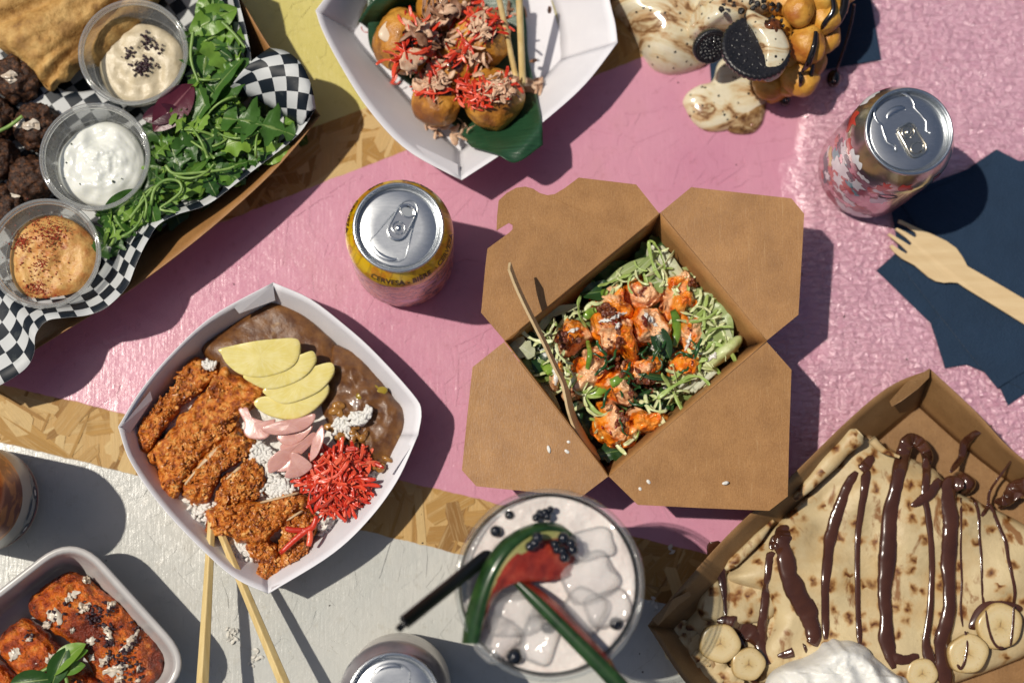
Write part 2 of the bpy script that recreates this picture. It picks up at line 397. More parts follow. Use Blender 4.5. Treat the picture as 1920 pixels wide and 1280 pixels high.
napkin("napkin", [([(1643, 507), (1718, 440), (1990, 690), (1890, 760), (1877, 731), (1790, 640), (1745, 606)], 1.4), ([(1745, 606), (1800, 560), (1980, 760), (1900, 720), (1812, 683), (1772, 690)], 2.3)],
       "navy paper napkin whose sharp corner points left, lowest, under the wooden fork")
napkin("napkin", [([(1672, 398), (1740, 345), (1812, 318), (1868, 280), (1912, 302), (1990, 290), (2010, 640), (1870, 728), (1800, 640), (1690, 500)], 3.6), ([(1690, 380), (1880, 300), (2000, 305), (2000, 600), (1780, 520)], 4.6)],
       "navy paper napkin lying on top, beside the tall pink can and its shadow")
napkin("napkin", [([(1325, 40), (1335, 180), (1440, 150), (1500, 140), (1652, 112), (1627, -40), (1330, -60)], 1.6)],
       "navy paper napkin with a square corner under the dripping bubble waffle")

# ================================================================== paper trays
def tray(name, label, cat, rim, floor, corners, zr, mat_, n=80, zf=1.2, curve=0.0, thick=.6, tab=True):
    """folded tray: floor outline and rim outline (pixels, same order), split into one wall for each side"""
    root = thing(name, label, cat, [*W(floor, 0).mean(0)[:2], .0007])
    mk("floor", slab(floor, zf, .6), mat_, root, smooth=False)
    m = len(corners)
    for i in range(m):
        a, b = corners[i], corners[(i + 1) % m]
        idx = list(range(a, b + 1)) if b > a else list(range(a, len(rim))) + list(range(0, b + 1))
        R = cr([rim[j] for j in idx], 24, False); Fl = cr([floor[j] for j in idx], 24, False)
        rows = []
        for s in np.linspace(0, 1, 7):
            rows.append(W(Fl, zf) * (1 - s) + W(R, zr) * s + np.array([0, 0, -curve * MM * math.sin(math.pi * s)]))
        V, F = loft(rows); V[:, :2] += 0
        wl = mk("wall", (V, F), mat_, root, solid=thick)
    return root
# white boat with the battered balls
rim1 = [(592, 20), (606, 60), (640, 125), (690, 203), (762, 280), (865, 338), (950, 282), (1035, 215), (1100, 155), (1158, 80), (1150, 30), (1120, -50), (1010, -190), (800, -160), (660, -60)]
flo1 = [(663, 62), (680, 85), (715, 125), (755, 170), (805, 225), (862, 284), (920, 235), (965, 195), (1005, 160), (1052, 112), (1050, 60), (1030, -10), (960, -110), (800, -90), (700, -10)]
rt = tray("paper_food_tray", "white paper boat holding battered balls on a banana leaf", "food tray", rim1, flo1, [0, 5, 9, 12], 40, M_WPAPER)
# white boat with the cutlet curry
rim2 = [(222, 800), (262, 735), (320, 665), (400, 592), (512, 530), (580, 560), (640, 605), (700, 658), (775, 740), (790, 772), (784, 815), (745, 900), (690, 975), (620, 1040), (503, 1112), (440, 1082), (375, 1025), (300, 945), (245, 865)]
flo2 = [(285, 800), (310, 760), (350, 705), (410, 650), (505, 596), (565, 618), (612, 650), (660, 695), (712, 755), (722, 785), (715, 815), (685, 880), (645, 935), (590, 985), (500, 1045), (450, 1015), (400, 970), (345, 910), (300, 850)]
rt2 = tray("paper_food_tray", "white paper boat holding cutlet, curry and rice with red pickles", "food tray", rim2, flo2, [0, 4, 10, 14], 41, M_WPAPER)
for pts in ([(512, 531), (437, 572), (448, 585), (516, 560)], [(224, 800), (279, 732), (283, 748), (240, 812)], [(784, 822), (738, 890), (730, 886), (772, 812)], [(508, 1108), (570, 1072), (575, 1062), (512, 1092)]):
    c = np.array(pts, float); ctr = np.array([505, 820.]); c = c + (ctr - c) * .012
    mk("corner_tab", slab(c, [40, 38, 33, 30], .5), M_WPAPER, rt2, smooth=False)
for pts in ([(860, 336), (770, 286), (778, 270), (858, 308)], [(1156, 82), (1100, 150), (1092, 140), (1132, 84)]):
    mk("corner_tab", slab(pts, [39, 38, 31, 30], .5), M_WPAPER, rt, smooth=False)
# kraft tray of the salad
rim3 = [(395, -95), (452, 0), (513, 100), (600, 217), (550, 280), (493, 341), (400, 424), (300, 503), (200, 572), (70, 652), (-60, 735), (-330, 560), (-200, 200), (-60, -120)]
flo3 = [(372, -50), (420, 20), (470, 105), (535, 215), (500, 260), (450, 308), (370, 378), (280, 450), (185, 515), (70, 585), (-40, 650), (-250, 520), (-150, 200), (-40, -70)]
rt3 = tray("kraft_food_tray", "brown kraft tray lined with chequered paper, holding salad and dips", "food tray", rim3, flo3, [0, 3, 10, 12], 43, M_KRAFT)
# kraft tray of the crepe
rim4 = [(1745, 693), (1673, 722), (1595, 784), (1480, 896), (1356, 1012), (1215, 1172), (1300, 1295), (1440, 1420), (1600, 1560), (1830, 1400), (2040, 1230), (2250, 1080), (2080, 950), (1920, 862), (1830, 772)]
flo4 = [(1722, 762), (1660, 815), (1580, 885), (1480, 985), (1390, 1080), (1285, 1182), (1350, 1270), (1470, 1390), (1610, 1500), (1810, 1370), (2000, 1215), (2150, 1095), (2010, 990), (1880, 895), (1800, 832)]
rt4 = tray("kraft_food_tray", "brown kraft tray holding the chocolate-striped crepe", "food tray", rim4, flo4, [0, 5, 8, 11], 42, M_KRAFT2)
mk("locking_tab", slab([(1744, 690), (1700, 716), (1668, 752), (1672, 762), (1690, 752), (1722, 728), (1742, 708)], [45, 43, 36, 34, 36, 40, 43], .6), M_KRAFT2, rt4, smooth=False)
mk("locking_tab", slab([(1222, 1160), (1262, 1122), (1292, 1108), (1296, 1116), (1270, 1136), (1234, 1172)], [43, 43, 38, 36, 37, 41], .6), M_KRAFT2, rt4, smooth=False)

# ================================================================== kraft box with four open flaps
boxc = [(1238, 399), (1438, 639), (1141, 893), (946, 639)]
Bt = W(boxc, 64); ctr = Bt.mean(0)
box = thing("takeaway_box", "open kraft takeaway box with four flaps spread, full of glazed chicken salad", "takeaway box", [ctr[0], ctr[1], .0007])
Bb = ctr + (Bt - ctr) * .86; Bb[:, 2] = .0011
mk("floor", slab(Bb, 0, .6, world=True), M_KRAFT, box, smooth=False)
for i in range(4):
    j = (i + 1) % 4; rows = [Bb[i] * (1 - s) + Bb[j] * s for s in np.linspace(0, 1, 12)]; rt_ = [Bt[i] * (1 - s) + Bt[j] * s for s in np.linspace(0, 1, 12)]
    mk("wall", loft([np.array(rows) * (1 - f) + np.array(rt_) * f for f in np.linspace(0, 1, 5)]), M_KRAFT, box, solid=.6)
arc = lambda c, r, a0, a1, n=8: [(c[0] + r * math.cos(math.radians(a)), c[1] + r * math.sin(math.radians(a))) for a in np.linspace(a0, a1, n)]
flaps = [([(1236, 400), (1193, 346), (1085, 333)] + [(1060, 352), (1040, 364), (1026, 366), (1012, 362), (1000, 354), (985, 350), (968, 352), (950, 362), (935, 376), (932, 405), (931, 432)] + [(944, 424), (954, 418), (961, 422), (961, 430), (955, 436), (914, 466), (910, 500), (902, 586), (946, 638)], 10),
         ([(1239, 398), (1296, 351), (1484, 372), (1508, 401), (1503, 490), (1497, 590), (1438, 638)], 3),
         ([(1438, 641), (1484, 693), (1480, 810), (1477, 930), (1442, 957), (1320, 952), (1196, 946), (1142, 893)], -5),
         ([(945, 641), (886, 688), (876, 780), (866, 881), (893, 911), (990, 921), (1090, 931), (1140, 893)], -6)]
hinges = [(0, 3), (0, 1), (1, 2), (3, 2)]
for (out, rise), (a, b) in zip(flaps, hinges):
    A, B = np.array(boxc[a], float), np.array(boxc[b], float); d = (B - A) / np.linalg.norm(B - A); nn = np.array([-d[1], d[0]])
    q = []
    for p, r in zip(out, out[1:] + out[:1]):
        p = np.array(p, float); r = np.array(r, float); k = max(1, int(np.linalg.norm(r - p) / 30))
        for f in range(k): q.append(p + (r - p) * f / k)
    q = np.array(q); ds = np.abs((q - A) @ nn); z = 64 + rise * (ds / 230) ** 1.3
    mk("flap", slab(q, z, .55), M_KRAFT, box, smooth=False)
# ================================================================== drink cans
M_ALU = mat("brushed_aluminium", [(.3, '#c3c7ca'), (.7, '#d6d9db')], 200, rough=.27, Metallic=1.0, stretch=(1, 6, 1), bump=.03, bscale=900)
M_ALU2 = mat("polished_aluminium", [(.3, '#c9cbcb'), (.7, '#dddedd')], 200, rough=.2, Metallic=1.0)
M_TABW = mat("warm_tab_metal", [(.3, '#cfc8b8'), (.7, '#ded8ca')], 200, rough=.22, Metallic=1.0)
def stadium(L, r, n=10):
    return [(L / 2 + r * math.cos(a), r * math.sin(a)) for a in np.linspace(-math.pi / 2, math.pi / 2, n)] + [(-L / 2 + r * math.cos(a), r * math.sin(a)) for a in np.linspace(math.pi / 2, 1.5 * math.pi, n)]
PROF = [(0, 6), (15, 4.5), (21, 2), (23.5, 0), (25.5, .3), (28.5, 3), (31.5, 7), (33, 12), (33.1, 30), (33.1, 60), (33.1, 92), (32.9, 96), (32, 100), (30.2, 104.5), (28.3, 108.5), (27, 111)]
def can(name, label, cpx, bodymat, tabang, style=0, zt=115.0):
    c = W1(*cpx, zt); c[2] = 0.0005
    r = thing(name, label, "can", c)
    body = mk("body", lathe(PROF, 96, c), bodymat, r)
    k = zt - 115
    lid = mk("lid", lathe([(27, 111), (27.3, 112.6), (27.4, 114), (26.8, 115), (25.9, 115), (25.4, 114), (25, 111), (24.7, 108.6), (24.3, 108.1), (23.9, 108.3), (23.6, 109.4), (23.2, 110.3), (22.6, 110.5), (14, 110.4), (0, 110.4)], 96, c), M_ALU, r)
    R = rz(tabang)
    def put(pts, z): return np.array([R @ np.array([p[0] * MM, p[1] * MM, 0]) + c + [0, 0, z * MM] for p in pts])
    if style == 0:
        td = [(19.5 * math.cos(a) * .55 + 8, 6.6 * math.sin(a)) for a in np.linspace(-1.5, 1.5, 12)] + [(-12 + 9 * math.cos(a), 12 * math.sin(a)) for a in np.linspace(1.75, 4.53, 14)]
        P = put(td, 110.55); mk("score_ridge", tube(np.concatenate([P, P[:1]]), .45 * MM, 6, .7), M_ALU, lid)
        sc_ = [(-15 + 4.5 * math.cos(a), 8.5 * math.sin(a)) for a in np.linspace(1.9, 4.4, 16)]
        mk("pressed_arc", tube(put(sc_, 110.5), 1.3 * MM * np.sin(np.linspace(.15, 3, 16)) + .0002, 8, .4), M_ALU, lid)
        tm = M_ALU2
    else:
        P = put([(-16 + 11 * math.cos(a), 13 * math.sin(a)) if True else 0 for a in np.linspace(.6, 5.68, 30)], 110.5)
        Q = put([(-1, 14), (4, 11), (7, 12.5)], 110.5); Q2 = put([(7, -12.5), (4, -11), (-1, -14)], 110.5)
        mk("score_ridge", tube(cr(np.concatenate([Q[::-1], P[3:-3], Q2[::-1]]), 60, False), .9 * MM, 8, .55), M_ALU, lid)
        mk("pressed_arc", tube(put([(-13 - 3 * math.cos(a), 6.5 * math.sin(a) * 1.0) for a in np.linspace(-1.5, 1.5, 14)], 110.4), 2.2 * MM * np.sin(np.linspace(.2, 2.94, 14)), 10, .35), M_ALU, lid)
        tm = M_TABW
    S = stadium(11.5, 5.9) if style == 0 else [(x, y * .92) for x, y in [(-9, -4), (-7, -6), (8, -6.6), (11, -5.5), (12, -3), (12, 3), (11, 5.5), (8, 6.6), (-7, 6), (-9, 4)]]
    tab = mk("tab", slab(put([(x + 4, y) for x, y in S], 111.9), 0, .9, world=True), tm, lid, smooth=False)
    P = put([(x * .97 + 4, y * .95) for x, y in S], 112.0); mk("tab_edge", tube(np.concatenate([P, P[:2]]), .75 * MM, 8, .8), tm, lid)
    dk = mat("tab_recess_shade", '#8f9499', rough=.35, Metallic=1.0)
    f = [(11 + 3 * math.cos(a), 4.1 * math.sin(a)) for a in np.linspace(0, 6.283, 20, endpoint=False)]
    mk("finger_hole", slab(put(f, 112.2), 0, .4, world=True), dk, lid, smooth=False)  # solid disc on the tab; its darker tone paints the hole's shade
    P = put(f, 112.3); mk("finger_hole_edge", tube(np.concatenate([P, P[:2]]), .45 * MM, 6), tm, lid)
    g = [(0 + 3.6 * math.cos(a), 3.9 * math.sin(a)) for a in np.linspace(0, 6.283, 22)]
    mk("rivet_ring", tube(put(g, 112.3), .5 * MM, 6), tm, lid)
    mk("rivet", ball(put([(0, 0)], 112)[0], (1.9, 1.9, 1.1), nu=16, nv=8), tm, lid)
    return r, body, c
def zband(t, stops, lo=0.0, hi=.115):
    tc = t.n("TexCoord"); s = t.n("SeparateXYZ"); t.set(s.inputs[0], tc.outputs["Object"])
    return t.ramp(t.math('DIVIDE', s.outputs[2], hi), stops, 'CONSTANT')
def ang_coord(t, sc_=(1, 1, 1)):
    """angle round the can and height as a flat picture plane"""
    tc = t.n("TexCoord"); s = t.n("SeparateXYZ"); t.set(s.inputs[0], tc.outputs["Object"])
    a = t.math('ARCTAN2', s.outputs[1], s.outputs[0]); cb = t.n("CombineXYZ"); t.set(cb.inputs[0], t.math('MULTIPLY', a, .033 * sc_[0])); t.set(cb.inputs[1], t.math('MULTIPLY', s.outputs[2], sc_[1]))
    return cb.outputs[0]
def yellow_mat():
    t = NT("yellow_can_print"); A = ang_coord(t)
    v = t.n("TexVoronoi", feature='DISTANCE_TO_EDGE'); t.set(v.inputs["Vector"], A); v.inputs["Scale"].default_value = 75
    w = t.n("TexWave"); t.set(w.inputs["Vector"], A); w.inputs["Scale"].default_value = 34; w.inputs["Distortion"].default_value = 9; w.inputs["Detail"].default_value = 1
    lines = t.math('MAXIMUM', t.ramp(v.outputs[0], [(.015, 1.0), (.035, 0.0)]), t.ramp(w.outputs[0], [(.04, 1.0), (.1, 0.0)]))
    yel = t.mix(t.ramp(t.noise(A, 90, 2), [(.5, 0.0), (.58, 1.0)]), '#e3b90c', '#d08a10'); yel = t.mix(t.math('MULTIPLY', lines, .5), yel, '#a07c14')
    n1 = t.noise(A, 55, 3, .6, 1.5); n2 = t.noise(A, 75, 4, .7, 2.5)
    low = t.mix(t.ramp(n1, [(.5, 0.0), (.51, 1.0)]), '#dba58c', '#cf7f3c'); low = t.mix(t.ramp(n2, [(.53, 0.0), (.54, 1.0)]), low, '#2c2038')
    low = t.mix(t.ramp(t.noise(A, 50, 2), [(.6, 0.0), (.61, 1.0)]), low, '#c9a0b5')
    zb = zband(t, [(0, 0.0), (.80, 1.0)]); ln = zband(t, [(0, 0.0), (.79, 1.0), (.80, 0.0)])
    col = t.mix(ln, t.mix(zb, low, yel), '#6b4d18')
    return t.fin(col, .3, None, Metallic=.12, Coat_Weight=.3, Coat_Roughness=.12)
def pink_mat():
    t = NT("pink_can_print"); A = ang_coord(t)
    n1 = t.noise(A, 34, 3, .5, 1.0); n2 = t.noise(A, 110, 4, .65, 1.2); n3 = t.noise(A, 330, 3, .7)
    low = t.mix(t.ramp(n1, [(.35, 0.0), (.65, 1.0)]), '#bd8593', '#d0a0aa')
    txt = t.math('MULTIPLY', t.ramp(n3, [(.55, 0.0), (.57, 1.0)]), t.ramp(t.noise(A, 26, 1), [(.54, 0.0), (.57, 1.0)]))
    low = t.mix(txt, low, '#3a2a3a'); low = t.mix(t.ramp(n2, [(.58, 0.0), (.59, 1.0)]), low, '#8f2638')
    up = t.mix(t.ramp(n1, [(.52, 0.0), (.53, 1.0)]), '#b9b6b0', '#a9a18f')
    col = t.mix(zband(t, [(0, 0.0), (.76, 1.0)]), low, up); col = t.mix(zband(t, [(0, 1.0), (.045, 0.0)]), col, '#7a2a44')
    return t.fin(col, .22, None, Metallic=t.math('ADD', .55, t.math('MULTIPLY', zband(t, [(0, 0.0), (.76, 1.0)]), .4)), Coat_Weight=.3)
def wrap_patch(c, out, ang, z, size, n=40, off=.12, prof=None):
    """an irregular printed patch bent onto the can's side: out in mm (across, up)"""
    q = cr(out, n); rr = np.array([p[0] for p in PROF]); zz = np.array([p[1] for p in PROF])
    m = q.mean(0); V = []; F = []
    R = 4
    for k in range(R + 1):
        for p in q:
            g = m + (p - m) * (k / R); h = z + g[1] * size; r = np.interp(h, zz[3:], rr[3:]) + off; a = ang + g[0] * size / 33
            V.append((c[0] + r * MM * math.cos(a), c[1] + r * MM * math.sin(a), c[2] + h * MM))
    for k in range(R):
        for i in range(n): F.append((k * n + i, k * n + (i + 1) % n, (k + 1) * n + (i + 1) % n, (k + 1) * n + i))
    return np.array(V), F
def flat_mat(n, c, rough=.3): return mat(n, [(.3, c), (.7, c)], 100, rough=rough, Coat_Weight=.3)
yc, ybody, ycc = can("drink_can", "short-looking yellow can printed CERVESA BIERE beside the kraft box", (747, 426), yellow_mat(), math.radians(63), 0)
def ring_text(body, c, s, a0, a1, z0, size, mat_):
    """lettering bent round the can's shoulder from angle a0 to a1 (degrees)"""
    cu = bpy.data.curves.new("t", 'FONT'); cu.body = s; cu.size = 1.0; cu.extrude = 0; cu.offset = .03; cu.dimensions = '2D'; cu.fill_mode = 'FRONT'
    o = bpy.data.objects.new("t", cu); sc.collection.objects.link(o); bpy.context.view_layer.update()
    me = bpy.data.meshes.new_from_object(o.evaluated_get(bpy.context.evaluated_depsgraph_get()))
    v = np.array([x.co[:] for x in me.vertices]); f = [tuple(p.vertices) for p in me.polygons]
    bpy.data.objects.remove(o); bpy.data.curves.remove(cu); bpy.data.meshes.remove(me)
    rr = np.array([p[0] for p in PROF][3:]); zz = np.array([p[1] for p in PROF][3:])
    wdt = v[:, 0].max(); h = z0 + v[:, 1] * size; r = np.interp(h, zz, rr) + .2
    a = np.radians(a0 + (a1 - a0) * v[:, 0] / wdt)
    V = np.stack([c[0] + r * MM * np.cos(a), c[1] + r * MM * np.sin(a), c[2] + (h + .12) * MM], 1)
    mk("lettering", (V, f), mat_, body, smooth=False)
M_INK = flat_mat("brown_ink", '#33120a')
for s, a0, a1 in (("CERVESA", 50, 88), ("BEER", 108, 128), ("CERVEZA", 143, 182), ("CERVESA - BI\u00c8RE", 238, 308), ("\u00b7 CERVEZA", 314, 358)):
    ring_text(ybody, ycc, s, a0, a1, 98.9, 7.4, M_INK)
pc, pbody, pcc = can("drink_can", "tall pink and silver can with red and white artwork by the napkins", (1705, 246), pink_mat(), math.radians(-62), 1)
bl = [(-1, -.2), (-.5, -.9), (.2, -.6), (.8, -1), (1.1, 0), (.5, .5), (.7, 1), (-.1, .7), (-.7, .9)]
cloud = [(-1, 0), (-.8, .5), (-.4, .4), (-.1, .8), (.3, .5), (.7, .7), (1, .2), (.9, -.3), (.4, -.2), (.1, -.6), (-.4, -.3), (-.8, -.5)]
fig = [(-.5, -1.2), (.1, -.8), (.5, -1), (.4, -.2), (.8, .4), (.3, .6), (.4, 1.2), (-.1, .9), (-.4, 1.1), (-.3, .3), (-.8, 0)]
cols = {'r': flat_mat("red_print", '#b3392f'), 'w': flat_mat("white_print", '#d3d3d6'), 't': flat_mat("teal_print", '#3f8f98'), 'n': flat_mat("navy_print", '#232f42'), 'y': flat_mat("gold_print", '#c9b060'), 'm': flat_mat("maroon_print", '#8a2338')}
for sh, ang, z, s, k in [(random.choice([bl, fig, cloud]), U(165, 262), U(14, 90), U(3, 7.5), random.choice('rrwwtnnmyw')) for _ in range(34)] + list(((cloud, 128, 99, 8, 'w'), (bl, 160, 96, 7, 'r'), (cloud, 205, 97, 7, 'w'), (bl, 188, 95, 5, 'r'), (fig, 250, 95, 6, 'r'), (bl, 272, 99, 4.5, 'r'), (cloud, 225, 90, 5, 'w'), (fig, 203, 66, 11, 'w'), (bl, 195, 82, 5, 't'), (fig, 185, 62, 8, 't'), (fig, 197, 36, 9, 'n'), (bl, 222, 56, 5, 'r'), (fig, 226, 72, 8, 'w'), (bl, 230, 58, 4, 't'), (bl, 178, 48, 3, 'y'), (fig, 212, 44, 5, 'm'), (bl, 190, 22, 3, 'r'), (cloud, 105, 99, 4, 'm'), (bl, 310, 98, 3.5, 'm'), (fig, 238, 66, 6, 'm'), (bl, 212, 60, 2.5, 'r'))):
    o = [(x * (1 + .12 * U(-1, 1)), y * (1 + .12 * U(-1, 1))) for x, y in sh]
    mk("print_patch", wrap_patch(pcc, o, math.radians(ang), z, s, off=.1 + .04 * random.random()), cols[k], pbody)
th = np.linspace(0, 6.283, 40); 
for rr_ in (6.2, 5.2):
    rr0 = 33.2; P = [(pcc[0] + rr0 * MM * math.cos(math.radians(262) + rr_ * math.cos(a) / 33), pcc[1] + rr0 * MM * math.sin(math.radians(262) + rr_ * math.cos(a) / 33), (78 + rr_ * .8 * math.sin(a)) * MM) for a in th]
    mk("printed_ring", tube(P, .25 * MM, 5), cols['n'], pbody)
def white_mat():
    t = NT("white_can_print"); A = ang_coord(t); n = t.noise(A, 40, 4)
    low = t.mix(t.ramp(n, [(.45, 0.0), (.6, 1.0)]), '#cfc9c0', '#c2bab2'); low = t.mix(t.ramp(t.noise(A, 160, 4), [(.66, 0.0), (.68, 1.0)]), low, '#2f2f33')
    col = t.mix(zband(t, [(0, 0.0), (.83, 1.0)]), low, t.ramp(n, [(.3, '#77747a'), (.7, '#98959b')]))
    return t.fin(col, .3, None, Metallic=.3)
wc, wbody, wcc = can("drink_can", "white and grey can cut off by the bottom edge, under the black straw", (738, 1312), white_mat(), math.radians(-80), 0)
mk("print_patch", wrap_patch(wcc, [(-1, -.3), (1, -.3), (1, .3), (-1, .3)], math.radians(152), 95, 9), cols['n'], wbody)
mk("print_patch", wrap_patch(wcc, bl, math.radians(176), 92, 5), flat_mat("green_print", '#6f8050'), wbody)
def amber_mat():
    t = NT("amber_can_print"); A = ang_coord(t); n = t.noise(A, 60, 4, .6, 1)
    top = t.mix(t.ramp(n, [(.48, 0.0), (.56, 1.0)]), '#7a3b20', '#b5763a')
    col = t.mix(zband(t, [(0, 0.0), (.46, 1.0)]), '#a9a79f', top); col = t.mix(zband(t, [(0, 0.0), (.125, 1.0), (.15, 0.0)]), col, '#7a2f2c')
    return t.fin(col, .3, None, Metallic=t.math('MULTIPLY', zband(t, [(0, 0.0), (.46, 1.0)]), .7))
lb = W1(-14, 937, 0); lb[2] = .115
cpx = lb.copy(); 
def P2(p):
    c = CM.T @ (np.array(p) - np.array([0, 0, HC])); return (960 + FPX * c[0] / -c[2], 640 - FPX * c[1] / -c[2])
lc, lbody, lcc = can("drink_can", "amber and white can with a printed car, half out of the left edge", P2(lb), amber_mat(), 0.0, 0)
car = [(-20, 0), (-20, 5), (-12, 7), (-7, 13), (6, 13), (12, 7.5), (20, 6), (20.5, 0)]
def carpatch(out, col, off):
    mk("printed_car", wrap_patch(lcc, out, math.radians(-14), 22, 1.0, n=60, off=off), col, lbody)
carpatch(car, flat_mat("car_white_print", '#8d9497'), .12)
for wx in (-12, 12): carpatch([(wx + 4.2 * math.cos(a), .6 + 4.2 * math.sin(a)) for a in np.linspace(0, 6.28, 12, endpoint=False)], cols['n'], .2)
for wx in (-12, 12): carpatch([(wx + 2 * math.cos(a), .6 + 2 * math.sin(a)) for a in np.linspace(0, 6.28, 12, endpoint=False)], cols['w'], .26)
carpatch([(-6, 8), (-4, 12), (-.5, 12), (-.5, 8)], cols['n'], .2); carpatch([(.5, 8), (.5, 12), (5, 12), (8, 8)], cols['n'], .2)
carpatch([(-22, -4), (22, -4), (22, -1.5), (-22, -1.5)], cols['n'], .1)

# ================================================================== wooden fork on the napkins
M_WOOD = mat("pale_birch", [(.3, '#c8ac80'), (.7, '#d9c197')], 160, rough=.6, stretch=(.08, 1, 1), rot=-.55, bump=.1, bscale=900)
M_BAMBOO = mat("bamboo_stick", [(.3, '#c7ab6f'), (.7, '#dcc58d')], 300, rough=.5, stretch=(1, .06, 1), rot=.0, bump=.15)
fo = [(1686, 412), (1690, 413), (1720, 427), (1750, 440), (1775, 452), (1793, 465), (1805, 482), (1814, 499), (1830, 508), (1870, 531), (1930, 566), (2010, 612), (1990, 650), (1920, 607), (1860, 570), (1812, 541), (1796, 530), (1782, 529), (1770, 530), (1755, 527), (1742, 520), (1715, 497), (1692, 485), (1676, 472), (1668, 462), (1672, 458), (1690, 470), (1700, 476), (1702, 472), (1690, 460), (1664, 440), (1668, 437), (1690, 450), (1706, 460), (1710, 456), (1700, 446), (1678, 430), (1682, 427), (1700, 436), (1715, 445), (1719, 443), (1717, 436), (1700, 424), (1684, 417)]
z = [8 + .6 * math.sin((p[0] - 1660) / 90) + (0 if p[0] > 1760 else (1760 - p[0]) * .03) for p in fo]
mk("wooden_fork", slab(fo, z, 1.4), M_WOOD, label="flat wooden fork with short tines lying on the navy napkins", cat="fork", smooth=False)
# ================================================================== chequered paper
def check_mat():
    t = NT("chequered_paper"); tc = t.n("TexCoord"); ch = t.n("TexChecker"); t.set(ch.inputs[0], tc.outputs["UV"]); ch.inputs["Scale"].default_value = 1.0
    col = t.mix(ch.outputs["Fac"], '#d3d6d6', '#17202a'); g = t.noise(t.coord('Object'), 90, 5)
    col = t.mix(t.ramp(g, [(.6, 0.0), (.8, .35)]), col, '#8f9690')
    t.fin(col, .5, t.bump(g, .15, .001), Specular_IOR_Level=.4)
    tr = t.n("BsdfTranslucent"); t.set(tr.inputs[0], col); mx = t.n("MixShader"); mx.inputs[0].default_value = .22
    t.set(mx.inputs[1], t.b.outputs[0]); t.set(mx.inputs[2], tr.outputs[0]); t.set(t.o.inputs[0], mx.outputs[0]); return t.m
M_CHECK = check_mat()
SQ = 9.2 * MM
lin = thing("chequered_paper", "black and white chequered paper lining the kraft tray, edges curling out", "paper liner", [*W1(200, 300)[:2], .003])
def ribbon(name, O, I, zo, zi, n=70, m=7, curl=3.0, wav=1.5, u0=0.0, rot=0.0):
    o = cr(np.c_[np.array(O, float), zo], n, False); i = cr(np.c_[np.array(I, float), zi], n, False)
    rows = []; A = W(o[:, :2], o[:, 2]); B = W(i[:, :2], i[:, 2])
    for k in range(m):
        s = k / (m - 1); R = B * (1 - s) + A * s; R[:, 2] += (-curl * math.sin(math.pi * s) + wav * s * np.sin(np.arange(n) * .45)) * MM; rows.append(R)
    V, F = loft(rows); su = np.concatenate([[0], np.cumsum(np.linalg.norm(np.diff((A + B) / 2, axis=0), axis=1))]); wv = np.linalg.norm(A - B, axis=1)
    uv = np.array([((su[j] + u0) / SQ, (-wv[j] * (1 - k / (m - 1))) / SQ) for k in range(m) for j in range(n)])
    if rot: c_, s_ = math.cos(rot), math.sin(rot); uv = uv @ np.array([[c_, s_], [-s_, c_]])
    mk(name, (V, F), M_CHECK, lin, solid=.12, uv=uv)
OB = [(592, 203), (562, 250), (500, 300), (432, 354), (386, 384), (330, 404), (294, 424), (277, 452), (254, 500), (236, 540), (204, 574), (165, 590), (122, 596), (86, 602), (68, 626), (64, 660), (46, 692), (5, 720), (-45, 740)]
IB = [(540, 190), (515, 222), (465, 265), (395, 320), (350, 345), (295, 365), (245, 385), (215, 415), (190, 445), (165, 480), (140, 505), (110, 515), (75, 520), (40, 520), (0, 530), (-20, 545), (-50, 560), (-80, 580), (-110, 610)]
zo = [50, 46, 45, 46, 47, 50, 52, 54, 55, 56, 57, 58, 60, 61, 60, 56, 52, 48, 44]; zi = [24] * 7 + [18] * 7 + [30, 34, 36, 38, 38]
ribbon("side_sheet", OB, IB, zo, zi, 110, 8, 4, 1.2)
ribbon("side_sheet", [(430, -60), (447, 0), (462, 60), (470, 105), (468, 150), (445, 172)], [(385, -60), (398, 0), (410, 60), (425, 110), (432, 150), (420, 178)], [52, 50, 48, 44, 40, 36], [14, 14, 14, 16, 18, 22], 40, 6, 2, .6)
ribbon("folded_corner", [(505, 90), (540, 98), (568, 125), (585, 165), (592, 203)], [(432, 163), (446, 172), (486, 190), (525, 212), (566, 238)], [50, 56, 60, 58, 50], [46, 42, 40, 40, 42], 40, 9, -7, .5, rot=.55)
fp = [(372, -40), (470, 105), (535, 215), (370, 378), (185, 515), (-40, 640), (-240, 510), (-140, 200), (-40, -60)]
fv = W(fp, 3.2); a = .62; R2 = np.array([[math.cos(a), math.sin(a)], [-math.sin(a), math.cos(a)]])
g = []
gx = np.linspace(0, 1, 2)
V, F = slab(fp, 4.0, .3); mk("floor_sheet", (V, F), M_CHECK, lin, smooth=False, uv=(V[:, :2] @ R2.T) / SQ)
# small visible lift of paper between flatbread and falafel
pv = cr([(40, 120), (120, 170), (200, 170), (240, 200), (160, 240), (90, 250), (20, 200)], 30); V, F = blob(pv, 16, 5, 40, 6, 2.2, smooth=True)
mk("raised_sheet", (V, F), M_CHECK, lin, uv=(V[:, :2] @ R2.T) / SQ)

